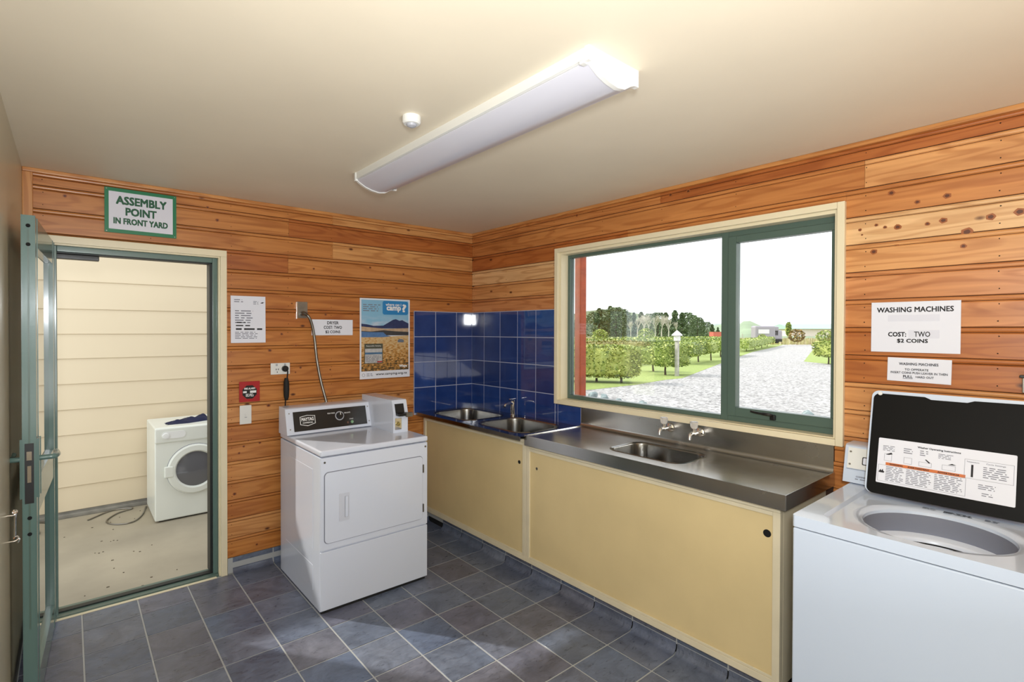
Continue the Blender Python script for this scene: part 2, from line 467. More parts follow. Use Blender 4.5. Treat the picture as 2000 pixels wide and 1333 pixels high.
# coved pieces along the cabinet kickboards (x from -.6674 to -.455)
for j in range(len(YS)-1):
    y1_, y0_ = YS[j], YS[j+1]
    if y1_ < -2.8 : 
        if y0_ > YF: tint(obj('floor_tile', box(-.6674+gr, -.415-gr, y0_+gr, y1_-gr, -.0024, 0, .0008, 1), M['vinyl'], fl), random.choice(TINTS))
        continue
    bm = prism(cove_poly(-.6674+gr, -.4595, .050), 1, y0_+gr, y1_-gr)
    tint(obj('floor_tile', bm, M['vinyl'], fl, smooth=0), random.choice(TINTS))
    tint(obj('floor_tile', box(-.4595, -.457, y0_+gr, y1_-gr, .054, .075), M['vinyl'], fl), random.choice(TINTS))
obj('cove_backing', box(-.4589, -.454, -2.72, -.006, .044, .075), M['vinyl_grout'], fl)

# ceiling, plain walls
struct(obj('ceiling', box(XL-.1, .12, YF-.1, .12, H, H+.06), M['ceiling']), 'cream painted ceiling of the laundry', 'ceiling')
struct(obj('wall_left', box(XL-.1, XL, YF-.1, .12, -.05, H), M['wall_cream']), 'cream painted wall beside the open door', 'wall')
struct(obj('wall_front', box(XL, 0, YF-.1, YF, 0, H), M['wall_cream']), 'cream wall behind the camera', 'wall')

# boarded walls: solid shell with the openings left out, boards as children
DX0, DX1, DZ = -2.835, -1.98, 2.035          # door opening in the wall
WY0, WY1, WZ0, WZ1 = -1.03, -2.78, 1.06, 2.125    # window opening
bm = box(XL, DX0, .004, .12, -.05, H); box(DX0, DX1, .004, .12, DZ, H, bm=bm); box(DX1, .12, .004, .12, -.05, H, bm=bm)
wb = struct(obj('wall_back', bm, M['batten_dark']), 'varnished timber board wall around the doorway', 'wall')
bm = box(.004, .12, WY0, .004, -.05, H); box(.004, .12, WY1, WY0, -.05, WZ0, bm=bm); box(.004, .12, WY1, WY0, WZ1, H, bm=bm); box(.004, .12, YF, WY1, -.05, H, bm=bm)
wr = struct(obj('wall_right', bm, M['batten_dark']), 'varnished timber board wall around the window', 'wall')
JZ = [2.319-.1234*k for k in range(19)]
def board_profile(z1, z0):
    """(depth towards the room, z) of one beaded board, z1 top, z0 bottom"""
    P = [(-.014, z1), (-.0055, z1), (-.005, z1-.0012)]
    for k in range(7):
        t = PI*k/6; P.append((-.0040+.0072*math.sin(t), z1-.0112+.0096*math.cos(t)))
    P += [(-.0042, z1-.0222), (-.0008, z1-.0262), (0, z1-.029), (0, z0+.0015), (-.0015, z0), (-.014, z0)]
    return P
WOOD = [S(200, 130, 64), S(194, 122, 56), S(210, 142, 76), S(182, 108, 46), S(198, 126, 58), S(214, 150, 86), S(190, 118, 54)]
rb = random.Random(11)
def board_back(x0, x1, z1, z0, colr=None):
    P = [(-d_, z_) for d_, z_ in board_profile(z1, z0)]
    o = obj('board', prism(P, 0, x0, x1), W_X, wb, smooth=.35); q = colr or rb.choice(WOOD); o.color = (q[0]*.97, q[1]*1.04, q[2]*1.15, 1); return o
def board_right(y0, y1, z1, z0, colr=None):
    P = [(-d_, z_) for d_, z_ in board_profile(z1, z0)]
    o = obj('board', prism(P, 1, y0, y1), W_Y, wr, smooth=.35); q = colr or rb.choice(WOOD); o.color = (q[0], q[1]*1.06, q[2]*1.25, 1); return o
edges = [(2.385, JZ[0])]+[(JZ[k], JZ[k+1]) for k in range(18)]
g_ = .0006
TLX = -.5895
PALE, MID, RED_, DEEP = S(216, 154, 90), S(198, 128, 64), S(180, 104, 46), S(172, 98, 42)
splits_A = {0: [(-2.88, -1.26, MID), (-1.26, 0, PALE)], 1: [(-2.88, -1.57, MID), (-1.57, 0, RED_)], 2: [(-2.88, -1.26, MID), (-1.26, 0, PALE)], 3: [(-2.88, -1.575, RED_), (-1.575, 0, MID)]}
for k, (a, b) in enumerate(edges):
    if k in splits_A: segs = splits_A[k]
    else: segs = [(-2.88, 0, None)]
    for (x0, x1, c_) in segs:
        parts_ = [(x0, x1)]
        if b < 2.05:       # broken by the door trim
            if a > 2.05:   # board above the head, thinner
                pass
            parts_ = []
            if x0 < -2.865: parts_.append((x0, -2.858))
            if x1 > -1.962: parts_.append((max(x0, -1.962), x1))
            if a > 2.062: board_back(-2.858, -1.962, a, 2.059, c_)
        for p0, p1 in parts_:
            if b < 1.70 and p1 > TLX and a < 1.74 and b >= .87:
                if a > 1.715 and b < 1.715:
                    board_back(TLX, p1, a, 1.716, c_)
                p1 = TLX
            if p1-p0 > .01: board_back(p0+g_, p1-g_, a-.0006, b+.0004, c_)
splits_B = {0: [(0, -1.85, MID), (-1.85, -4.9, RED_)], 1: [(0, -2.87, MID), (-2.87, -4.9, PALE)], 2: [(0, -1.62, RED_), (-1.62, -4.9, MID)], 3: [(0, -4.9, S(230, 184, 124))], 4: [(0, -4.9, PALE)], 5: [(0, -4.9, S(206, 138, 80))], 6: [(0, -4.9, S(198, 128, 68))]}
for k, (a, b) in enumerate(edges):
    segs = splits_B.get(k, [(0, -4.9, None)])
    for (q0, q1, c_) in segs:
        P_ = [(q0, q1)]
        if b < 2.145:
            P_ = []
            if q0 > -1.0: P_.append((q0, max(q1, -1.007)))
            if a > 2.15 and q1 < -1.0: board_right(max(q1, -2.8), min(q0, -1.007), a, 2.149, c_)
            if q1 < -2.8:
                if b < 1.035: P_.append((min(q0, -2.76), q1))
                else: P_.append((min(q0, -2.8), q1))
            if a > 1.035 > b: P_ = [p for p in P_ if p[0] > -1.1]+[(-2.8, q1)]; board_right(-2.8, -2.764, 1.035, b, c_)
        for p0, p1 in P_:
            if b < 1.70 and p0 > -.9:
                if a > 1.715 and b < 1.715: board_right(p1, p0, a, 1.716, c_)
                continue
            if p0-p1 > .01: board_right(p1+g_, p0-g_, a-.0006, b+.0004, c_)
# nails on both walls, in columns over the studs
bm = bmesh.new()
for x in (-2.84, -2.36, -1.93, -1.575, -1.27, -.86, -.42, -.03):
    for (a, b) in edges:
        if b < 2.06 and x < -1.96: continue
        if x > TLX and b < 1.7: continue
        for z in (a-.036, b+.022):
            if a-b > .1 or z == a-.036: cyl((x+rb.uniform(-.004, .004), .002, z), (x, -.0004, z), .0022, n=8, bm=bm)
o = obj('nail_heads', bm, M['dark'], wb); o['kind'] = 'stuff'
bm = bmesh.new()
for y in (-.03, -.45, -.98, -1.42, -1.86, -2.3, -2.875, -3.3, -3.75):
    for (a, b) in edges:
        if -2.8 < y < -1.0 and b < 2.15: continue
        if y > -1.0 and b < 1.7: continue
        for z in (a-.036, b+.022):
            if a-b > .1 or z == a-.036: cyl((.002, y+rb.uniform(-.004, .004), z), (-.0004, y, z), .0024, n=8, bm=bm)
o = obj('nail_heads', bm, M['dark'], wr); o['kind'] = 'stuff'
# knots in the boards: small round inlays with a darker heart
KNOT = mat('timber knot', S(156, 88, 42), .4); KNOT_D = mat('dark knot heart', S(92, 46, 22), .45)
def knots(F_, L_, par, um):
    bm = bmesh.new(); bm2 = bmesh.new()
    for a, z, r_ in L_:
        u = a*um; r = r_*.0013; ph = rb.random()*6
        for b2, k_, d_ in ((bm, 1, .0004), (bm2, .55, .0009)):
            b2.faces.new([b2.verts.new(F_.p(u+r*k_*1.15*math.cos(t*PI/5)*(1+.12*math.sin(3*t+ph)), z+r*k_*math.sin(t*PI/5)*(1+.12*math.cos(2*t+ph)), d_)) for t in range(10)])
    o = obj('knots', bm, KNOT, par, smooth=0); o['kind'] = 'stuff'; o = obj('knot_hearts', bm2, KNOT_D, par, smooth=0); o['kind'] = 'stuff'
knots(Face((0, 0, 0), (0, -1, 0), (0, 0, 1)), [(-2.854, 2.012, 5), (-2.914, 2.024, 5), (-2.945, 2.01, 5), (-2.989, 2.004, 9), (-3.087, 2.002, 6), (-3.137, 2.008, 9), (-3.275, 1.999, 10), (-3.353, 2.005, 11), (-2.906, 1.909, 9), (-2.986, 1.936, 8), (-3.198, 1.897, 7), (-3.208, 1.951, 13), (-2.966, 2.153, 9), (-3.148, 2.105, 9), (-3.054, 2.098, 7), (-2.862, 1.989, 3), (-1.917, 2.357, 9), (-2.029, 2.355, 9), (-1.197, 2.36, 8), (-1.334, 2.386, 6)], wr, -1)
knots(Face((0, 0, 0), (1, 0, 0), (0, 0, 1)), [(-1.695, 1.423, 9), (-1.55, 1.742, 5), (-1.313, 1.67, 7), (-1.232, 1.692, 8), (-1.618, 1.532, 7), (-1.523, 1.451, 7), (-1.111, 1.676, 4), (-1.398, 1.991, 6), (-0.968, 2.033, 7), (-0.683, 2.003, 7), (-1.526, 1.269, 5), (-1.491, 1.3, 7), (-1.279, 1.276, 5), (-2.749, 2.278, 7), (-2.888, 2.249, 7), (-2.01, 2.249, 8), (-2.064, 2.32, 7), (-1.704, 1.056, 9), (-1.831, 0.838, 4), (-1.759, 0.815, 7), (-1.886, 0.763, 6), (-1.858, 0.803, 6), (-1.913, 0.504, 8), (-1.779, 0.143, 6)], wb, 1)
# ceiling battens and left upright
for nm, bm, mt in (('trim_1', box(XL, 0, -.022, 0, 2.378, H, .004), W_X), ('trim_2', box(-.022, 0, YF, -.022, 2.378, H, .004), W_Y), ('trim_3', box(XL, -2.878, -.02, 0, .1, 2.378, .003), W_Z)):
    o = struct(obj(nm, bm, mt)); o.color = S(208, 148, 86)
bpy.data.objects['trim_1']['label'] = 'timber batten under the ceiling above the doorway'; bpy.data.objects['trim_1']['category'] = 'trim'
bpy.data.objects['trim_2']['label'] = 'timber batten under the ceiling above the window'; bpy.data.objects['trim_2']['category'] = 'trim'
bpy.data.objects['trim_3']['label'] = 'narrow upright timber batten in the corner behind the open door'; bpy.data.objects['trim_3']['category'] = 'trim'

# blue tiles: the splashback in the corner
sp = thing('tile_splashback', 'dark blue glazed tile splashback in the corner above the double tub', 'tiles', (-.3, -.01, .9))
obj('grout', box(TLX, 0, -.0082, 0, .88, 1.716), M['tile_grout'], sp)
obj('grout', box(-.0082, 0, -1.006, 0, .88, 1.716), M['tile_grout'], sp)
obj('grout', box(-.0082, 0, -1.249, -1.006, .88, 1.03), M['tile_grout'], sp)
TB = [S(38, 64, 126), S(36, 60, 120), S(40, 68, 132), S(34, 57, 114)]
zr = [1.714-.2057*k for k in range(4)]+[.892]
xc = [TLX, -.385, -.174, -.007]; yc = [-.007, -.178, -.388, -.598, -.804, -1.005]
for k in range(4):
    for a, b in zip(xc, xc[1:]):
        tint(obj('tile', box(a+.0026, b-.0026, -.0095, -.003, zr[k+1]+.0026, zr[k]-.0026, .0012, 2), M['bluetile'], sp), rb.choice(TB))
    for a, b in zip(yc, yc[1:]):
        tint(obj('tile', box(-.0095, -.003, b+.0026, a-.0026, zr[k+1]+.0026, zr[k]-.0026, .0012, 2), M['bluetile'], sp), rb.choice(TB))
tint(obj('tile', box(-.0095, -.003, -1.032, -1.0085, .894, 1.03, .0014, 2), M['bluetile'], sp), TB[0])
tint(obj('tile', box(-.0095, -.003, -1.247, -1.0356, .894, 1.03, .0014, 2), M['bluetile'], sp), TB[2])

# ------------------------------------------------------------------ doorway
d1 = thing('door_1', 'open green framed glass door folded back against the left wall', 'door', (-2.80, -.03, 0)); d1['kind'] = 'structure'
# door local frame: hinge, direction to the free edge
hx, hy = -2.795, -.035
dv = Vector((-.045, -.80, 0)).normalized(); nv = Vector((-dv.y, dv.x, 0))   # nv points +x (to the room)
def dbox(t0, t1, n0, n1, z0, z1, bev=0):
    bm = bmesh.new(); r = bmesh.ops.create_cube(bm, size=1)['verts']
    for v in r:
        t = (t0+t1)/2+v.co.x*(t1-t0); n_ = (n0+n1)/2+v.co.y*(n1-n0); z = (z0+z1)/2+v.co.z*(z1-z0)
        v.co = Vector((hx, hy, 0))+dv*t+nv*n_+Vector((0, 0, z))
    if bev: bmesh.ops.bevel(bm, geom=list(bm.edges), offset=bev, segments=2, affect='EDGES')
    return bm
DW, DT, DH = .80, .04, 2.015
obj('stile', dbox(DW-.075, DW, -DT, 0, .012, DH, .002), M['green'], d1)
obj('stile', dbox(0, .075, -DT, 0, .012, DH, .002), M['green'], d1)
obj('top_rail', dbox(.075, DW-.075, -DT, 0, DH-.115, DH, .002), M['green'], d1)
obj('middle_rail', dbox(.075, DW-.075, -DT, 0, .80, .94, .002), M['green'], d1)
obj('bottom_rail', dbox(.075, DW-.075, -DT, 0, .012, .13, .002), M['green'], d1)
obj('glass_pane', dbox(.07, DW-.07, -DT/2-.003, -DT/2+.003, .93, DH-.11), M['glass_door'], d1)
obj('glass_pane', dbox(.07, DW-.07, -DT/2-.003, -DT/2+.003, .125, .81), M['glass_door'], d1)
obj('edge_groove', dbox(DW-.0005, DW+.0006, -.023, -.017, .35, 1.96), M['green_dk'], d1)
def dp(t, n_, z): return Vector((hx, hy, 0))+dv*t+nv*n_+Vector((0, 0, z))
for z in (1.975, 1.90, .80, .735, .06):
    obj('fixing_hole', cyl(dp(DW-.002, -DT/2, z), dp(DW+.001, -DT/2, z), .0075, n=16), M['dark'], d1)
fp = obj('lock_faceplate', dbox(DW-.001, DW+.002, -.033, -.007, .86, 1.10, .001), M['blackp'], d1)
obj('latch', dbox(DW+.0015, DW+.006, -.027, -.013, 1.035, 1.068, .001), M['chrome'], fp)
obj('deadbolt', dbox(DW+.0015, DW+.004, -.025, -.015, .945, 1.01, .001), M['chrome'], fp)
for sgn, n0 in ((1, 0), (-1, -DT)):
    a, b = (n0, n0+.008*sgn)
    es = obj('escutcheon', dbox(DW-.066, DW-.008, min(a, b), max(a, b), .88, 1.115, .002), M['green'], d1)
    pts = spline([dp(DW-.036, n0, 1.033), dp(DW-.036, n0+.03*sgn, 1.033), dp(DW-.038, n0+.052*sgn, 1.033), dp(DW-.06, n0+.06*sgn, 1.033), dp(DW-.10, n0+.06*sgn, 1.031), dp(DW-.145, n0+.052*sgn, 1.034)], 5)
    if sgn < 0: pts = spline([dp(DW-.036, n0, 1.033), dp(DW-.036, n0-.025, 1.033), dp(DW-.045, n0-.045, 1.033), dp(DW-.09, n0-.048, 1.031), dp(DW-.145, n0-.045, 1.034)], 5)
    obj('handle', tube(pts, .0105, 12), M['green'], es)
# door frame
d2 = thing('door_2', 'cream trimmed green door frame around the open doorway', 'door frame', (-2.4, 0, 0)); d2['kind'] = 'structure'
obj('architrave', box(-1.996, -1.960, -.022, .002, 0, 2.02, .002), M['cream'], d2)
obj('architrave', box(-2.858, -2.82, -.022, .002, .1, 2.02, .002), M['cream'], d2)
obj('architrave', box(-2.858, -1.960, -.022, .002, 2.02, 2.059, .002), M['cream'], d2)
obj('jamb_lining', box(-2.004, -1.982, -.002, .10, 0, 2.0115), M['cream'], d2)
obj('jamb_lining', box(-2.835, -2.815, -.002, .10, 0, 2.0115), M['cream'], d2)
obj('jamb_lining', box(-2.835, -1.982, -.002, .10, 2.012, 2.034), M['cream'], d2)
obj('frame_jamb', box(-2.032, -2.004, .03, .13, 0, 2.012, .003), M['green'], d2)
obj('frame_jamb', box(-2.815, -2.785, .03, .13, 0, 2.012, .003), M['green'], d2)
obj('frame_head', box(-2.785, -2.032, .03, .13, 1.982, 2.012, .003), M['green'], d2)
obj('seal', box(-2.046, -2.031, .045, .128, .02, 1.976), M['darkgreen'], d2)
obj('seal', box(-2.79, -2.036, .06, .125, 1.976, 1.982), M['darkgreen'], d2)
obj('sill', box(-2.815, -2.004, .0, .13, -.012, .012, .003), M['green_dk'], d2)
obj('sill_track', box(-2.79, -2.03, .045, .085, .012, .020, .002), M['darkgreen'], d2)
obj('sill_edge', box(-2.80, -2.02, -.022, 0, -.002, .004, .001), M['cream'], d2)
obj('black_bar', box(-2.79, -2.6, .075, .12, 1.948, 1.976, .004), M['blackp'], d2)  # plain black bar hanging below the door head
cb = obj('strike_screw', cyl((-2.037, .05, 1.05), (-2.034, .05, 1.05), .004, n=10), M['chrome'], d2)
# hook and eye on the left wall
hk = thing('cabin_hook', 'small chrome hook and eye latch on the cream wall beside the door', 'hook', (XL, -.9, .73))
obj('rod', tube(spline([(XL+.018, -.93, .853), (XL+.022, -.925, .862), (XL+.024, -.912, .855), (XL+.022, -.905, .83), (XL+.02, -.885, .77), (XL+.02, -.88, .752), (XL+.024, -.862, .745), (XL+.03, -.858, .73), (XL+.026, -.872, .722)], 6), .0035, 8), M['chrome'], hk)
obj('screw_eye', tube(spline([(XL, -.935, .85), (XL+.02, -.935, .85), (XL+.028, -.93, .862), (XL+.02, -.925, .866), (XL+.014, -.93, .858)], 5), .003, 8), M['chrome'], hk)
obj('screw_eye', tube(spline([(XL, -.885, .735), (XL+.02, -.885, .735), (XL+.03, -.878, .742), (XL+.022, -.87, .75), (XL+.014, -.875, .742)], 5), .003, 8), M['chrome'], hk)

# ------------------------------------------------------------------ window
w1 = thing('window_1', 'wide green aluminium window in a cream surround above the steel bench', 'window', (0, -1.9, 1.03)); w1['kind'] = 'structure'
A0, A1, B0, B1 = -1.007, -2.802, 1.036, 2.148
obj('architrave', box(-.024, .0, A0-.03, A0, B0, B1, .002), M['cream'], w1)
obj('architrave', box(-.024, .0, A1, A1+.03, B0, B1, .002), M['cream'], w1)
obj('architrave', box(-.024, .0, A1+.0305, A0-.0305, B1-.03, B1, .002), M['cream'], w1)
obj('architrave', box(-.024, .0, A1+.0305, A0-.0305, B0, B0+.03, .002), M['cream'], w1)
obj('reveal', box(0, .11, A0-.045, A0-.025, B0+.034, B1-.045), M['cream'], w1)
obj('reveal', box(0, .11, A1+.025, A1+.045, B0+.034, B1-.045), M['cream'], w1)
obj('reveal', box(0, .11, A1+.025, A0-.025, B1-.045, B1-.0255), M['cream'], w1)
obj('reveal', box(0, .11, A1+.025, A0-.025, B0+.025, B0+.034), M['cream'], w1)
y_l, y_r, z_b, z_t = A0-.045, A1+.045, B0+.034, B1-.045
yM = -2.19
def wf(y0, y1, z0, z1, x0=.07, x1=.12, nm='frame_bar'): return obj(nm, box(x0, x1, y0, y1, z0, z1, .002), M['green_dk'], w1)
wf(y_l-.019, y_l, z_b, z_t); wf(yM-.04, yM, z_b, z_t); wf(y_l-.019, yM, z_b, z_b+.026, .0695); wf(y_l-.019, yM, z_t-.020, z_t, .0695)
wf(y_r, yM-.04, z_b, z_b+.03); wf(y_r, yM-.04, z_t-.03, z_t); wf(y_r, y_r+.014, z_b+.03, z_t-.03)
# opening sash
sa = wf(yM-.085, yM-.042, z_b+.03, z_t-.03, .06, .11, 'sash')
obj('sash_rail', box(.06, .11, y_r+.014, yM-.085, z_b+.03, z_b+.078, .003), M['green_dk'], sa)
obj('sash_rail', box(.06, .11, y_r+.014, yM-.085, z_t-.065, z_t-.03, .003), M['green_dk'], sa)
obj('sash_rail', box(.06, .11, y_r+.014, y_r+.032, z_b+.078, z_t-.065, .003), M['green_dk'], sa)
obj('glass_pane', box(.092, .098, y_l-.019, yM, z_b+.02, z_t-.018), M['glass'], w1)
obj('glass_pane', box(.088, .094, y_r+.02, yM-.07, z_b+.06, z_t-.05), M['glass'], w1)
hn = obj('handle', box(.04, .062, -2.485, -2.46, z_b+.035, z_b+.062, .004), M['blackp'], w1)
obj('lever', tube(spline([(.045, -2.472, z_b+.058), (.03, -2.46, z_b+.064), (.028, -2.41, z_b+.066), (.032, -2.37, z_b+.070)], 6), [.008]*10+[.006]*9, 10), M['blackp'], hn)

# ------------------------------------------------------------------ ceiling fittings
fx = thing('ceiling_light', 'long white fluorescent batten light with opal diffuser on the ceiling', 'light', (-1.43, -1.8, 2.31))
PF = [(-1.535, 2.360), (-1.525, 2.352), (-1.49, 2.334), (-1.45, 2.322), (-1.41, 2.317), (-1.375, 2.322), (-1.345, 2.340), (-1.325, 2.348), (-1.312, 2.350)]
Y0, Y1 = -2.60, -1.0
obj('body', prism([(-1.545, H), (-1.545, 2.366), (-1.520, 2.362), (-1.520, 2.372), (-1.33, 2.372), (-1.33, 2.366), (-1.305, 2.366), (-1.305, H)], 1, Y0+.004, Y1-.004), M['plastic_w'], fx)
obj('diffuser', prism(PF+[(x, z+.003) for x, z in PF[::-1]], 1, Y0+.012, Y1-.012), M['diffuser'], fx, 'pale opal curved diffuser', smooth=.8)
capp = [(-1.549, H), (-1.549, 2.356)]+[(x, z-.004) for x, z in PF]+[(-1.302, 2.346), (-1.302, H)]
obj('end_cap', prism(capp, 1, Y0-.004, Y0+.012), M['plastic_w'], fx)
obj('end_cap', prism(capp, 1, Y1-.012, Y1+.004), M['plastic_w'], fx)
obj('clip', box(-1.552, -1.53, Y0+.012, Y0+.03, 2.352, 2.362, .002), M['plastic_w'], fx)
obj('clip', box(-1.33, -1.312, Y1-.03, Y1-.012, 2.338, 2.346, .002), M['plastic_w'], fx)
sm = thing('heat_detector', 'small round white detector on the ceiling beside the long light', 'detector', (-1.686, -1.826, 2.36))
obj('base', lathe([(0, H), (.036, H), (.037, 2.393), (.036, 2.376), (.030, 2.370), (0, 2.370)], (-1.686, -1.826, 0), n=32), M['plastic_w'], sm)
obj('sensor', lathe([(0, 2.371), (.022, 2.371), (.018, 2.362), (.009, 2.358), (0, 2.357)], (-1.686, -1.826, 0), n=24), M['plastic_g'], sm)

# ------------------------------------------------------------------ sink units
FX = -.5
def cabinet(name, label, ya, yb, z0, z1, holes, endpanel):
    t = thing(name, label, 'cabinet', (FX/2, (ya+yb)/2, z0))
    bm = box(FX+.028, -.002, yb, yb+.018, z0, z1); o = obj('side_panel', bm, M['cab_cream'], t)
    obj('side_panel', box(FX+.028, -.002, ya-.018, ya, z0, z1), M['cab_cream'], t)
    obj('base_panel', box(FX+.02, -.002, yb+.018, ya-.018, z0, z0+.016), M['cab_cream'], t)
    obj('bottom_rail', box(FX-.004, FX+.028, yb, ya, z0, z0+.030, .002), M['cab_cream'], t)
    obj('track', box(FX-.002, FX+.004, yb+.03, ya-.03, z0+.031, z0+.042, .001), M['cab_cream'], t)
    obj('top_rail', box(FX-.004, FX+.028, yb, ya, z1-.022, z1, .002), M['cab_cream'], t)
    obj('track', box(FX-.003, FX+.004, yb+.03, ya-.03, z1-.040, z1-.023, .001), M['cab_cream'], t)
    obj('stile', box(FX-.004, FX+.028, yb, yb+.03, z0+.03, z1-.022, .002), M['cab_cream'], t)
    obj('stile', box(FX-.004, FX+.028, ya-.03, ya, z0+.03, z1-.022, .002), M['cab_cream'], t)
    pn = obj('sliding_panel', box(FX+.006, FX+.016, yb+.028, ya-.028, z0+.03, z1-.022), M['panel'], t, 'yellow painted hardboard sliding panel')
    for (y, z, r, mm) in holes:
        bm = lathe([(r, .0006), (r, 0), (r*.8, -.0002), (0, -.0002)], (FX+.0056, y, z), (1, 0, 0), 20)
        h = obj('finger_hole', bm, M[mm], pn)
    return t
cabinet('tub_cabinet', 'small yellow panelled cabinet under the double laundry tub in the corner', -.012, -1.225, .10, .872, [(-1.155, .715, .012, 'dark')], False)
cabinet('bench_cabinet', 'long yellow panelled cabinet under the stainless sink bench', -1.228, -2.73, .10, .843, [(-1.315, .705, .009, 'steel_dull'), (-2.675, .722, .016, 'dark')], True)
for nm, ya, yb, lb in (('cabinet_plinth', -.012, -2.72, 'dark recessed kickboard under the two yellow cabinets'),):
    tag(obj(nm, box(-.452, -.01, yb, ya, 0, .099), M['rubber']), lb, 'kickboard')

def bowl(bm, cx, cy, w_, h_, r, z, depth):
    L = []
    for (dz, sh, rr_) in ((0, 0, r), (-.002, .003, r), (-.008, .006, r), (-depth*.5, .012, r), (-depth*.85, .02, r), (-depth*.96, .035, r*.9), (-depth, .06, r*.7)):
        L.append([(x, y, z+dz) for x, y in rr(cx, cy, w_-2*sh, h_-2*sh, max(rr_-sh*.5, .02), 8)])
    loft(bm, L)
# double laundry tub
tb = thing('laundry_tub', 'double bowl stainless laundry tub in the corner below the blue tiles', 'sink', (-.29, -.63, .88))
ZT = .902
XF = -.572
h1 = rr(-.30, -.345, .40, .50, .10, 8); h2 = rr(-.30, -.935, .40, .50, .10, 8)
bm = plate_with_holes([(XF, -.012), (-.011, -.012), (-.011, -1.25), (XF, -1.25)], [h1, h2], ZT)
obj('top', bm, M['steel_dark'], tb)
obj('edge', box(XF-.003, XF, -1.25, -.012, ZT-.026, ZT, .001), M['steel_dark'], tb)
obj('edge', box(XF, -.011, -.012, -.009, ZT-.026, ZT, .001), M['steel_dark'], tb)
obj('underside', plate_with_holes([(XF, -.012), (-.011, -.012), (-.011, -1.25), (XF, -1.25)], [h1, h2], ZT-.012), M['steel_dull'], tb)
for cy_ in (-.345, -.935):
    bm = bmesh.new(); bowl(bm, -.30, cy_, .40, .50, .10, ZT, .21); b_ = obj('bowl', bm, M['steel_bowl'], tb)
    obj('waste', lathe([(0, ZT-.209), (.03, ZT-.209), (.032, ZT-.206), (.035, ZT-.2065)], (-.30, cy_, 0), n=20), M['chrome'], b_)
    bm = bmesh.new(); L0 = rr(-.30, cy_, .418, .518, .109, 8); L1 = rr(-.30, cy_, .40, .50, .10, 8)
    loft(bm, [[(x, y, ZT+.0003) for x, y in L0], [(x, y, ZT+.004) for x, y in rr(-.30, cy_, .409, .509, .104, 8)], [(x, y, ZT) for x, y in L1]], False)
    obj('rim', bm, M['steel_bowl'], tb)
# pillar tap on the tub
mx = thing('mixer_tap', 'chrome pillar tap standing on the double tub in front of the blue tiles', 'tap', (-.062, -.61, ZT))
obj('body', lathe([(0, 0), (.026, 0), (.027, .006), (.022, .012), (.020, .10), (.021, .115), (0, .12)], (-.062, -.61, ZT), n=24), M['chrome'], mx)
obj('spout', tube(spline([(-.065, -.612, ZT+.085), (-.10, -.618, ZT+.10), (-.15, -.625, ZT+.092), (-.165, -.627, ZT+.078)], 5), .010, 12), M['chrome'], mx)
obj('lever', box(-.10, -.04, -.618, -.602, ZT+.122, ZT+.132, .003), M['chrome'], mx)
# stainless bench
bn = thing('sink_bench', 'long stainless steel bench with one sink below the window', 'bench', (-.27, -2.0, .85))
ZB, X0, YA, YB = .908, -.543, -1.256, -2.762
hole = rr(-.285, -2.02, .30, .44, .07, 8)
bm = plate_with_holes([(X0+.004, YA), (-.03, YA), (-.03, YB+.004), (X0+.004, YB+.004)], [hole], ZB)
obj('benchtop', bm, M['steel'], bn)
obj('underside', plate_with_holes([(X0+.004, YA), (-.002, YA), (-.002, YB+.004), (X0+.004, YB+.004)], [hole], ZB-.02), M['steel_dull'], bn)
obj('front_edge', box(X0-.003, X0+.006, YB-.002, YA, ZB-.06, ZB+.004, .002), M['steel'], bn)
obj('end_edge', box(X0, -.002, YB-.004, YB+.004, ZB-.06, ZB+.004, .002), M['steel'], bn)
obj('end_edge', box(X0, -.012, YA-.012, YA, ZB-.012, ZB+.005, .002), M['chrome'], bn)
# coved upstand
P = [(-.034, ZB-.003), (-.034, ZB)]
for k in range(7):
    t = PI/2*k/6; P.append((-.030+.022*math.sin(t), ZB+.022-.022*math.cos(t)))
P += [(-.008, 1.034), (-.001, 1.034), (-.001, ZB-.003)]
obj('upstand', prism(P, 1, YB, YA+.008), M['steel'], bn)
bm = bmesh.new(); bowl(bm, -.285, -2.02, .30, .44, .07, ZB, .16); b_ = obj('bowl', bm, M['steel_bowl'], bn)
obj('waste', lathe([(0, ZB-.159), (.03, ZB-.159), (.032, ZB-.156), (.035, ZB-.1565)], (-.285, -2.02, 0), n=20), M['chrome'], b_)
bm = bmesh.new()
loft(bm, [[(x, y, ZB+.0003) for x, y in rr(-.285, -2.02, .32, .46, .08, 8)], [(x, y, ZB+.003) for x, y in rr(-.285, -2.02, .31, .45, .075, 8)], [(x, y, ZB) for x, y in hole]], False)
obj('rim', bm, M['steel_bowl'], bn)
# wall taps
def wall_tap(y, label):
    t = thing('wall_tap', label, 'tap', (-.05, y, .985), 'taps on the steel upstand')
    z = .996
    obj('flange', lathe([(0, 0), (.027, 0), (.024, .008), (.014, .014), (0, .014)], (-.008, y, z), (-1, 0, 0), 24), M['chrome'], t)
    obj('body', tube([(-.012, y, z), (-.04, y, z), (-.075, y, z), (-.085, y, z)], [.010, .010, .013, .012], 16), M['chrome'], t)
    obj('spout', tube(spline([(-.078, y, z), (-.105, y, z+.004), (-.118, y, z-.008), (-.121, y, z-.028)], 6), .009, 12), M['chrome'], t)
    st = obj('spindle', cyl((-.075, y, z+.008), (-.075, y, z+.03), .009, n=14), M['chrome'], t)
    obj('knob', lathe([(0, .028), (.012, .028), (.019, .036), (.0215, .055), (.0225, .064), (.019, .066), (0, .062)], (-.075, y, z), n=10), M['clear'], t, 'clear acrylic tap knob')
wall_tap(-1.93, 'left clear-knobbed wall tap above the bench sink')
wall_tap(-2.115, 'right clear-knobbed wall tap above the bench sink')

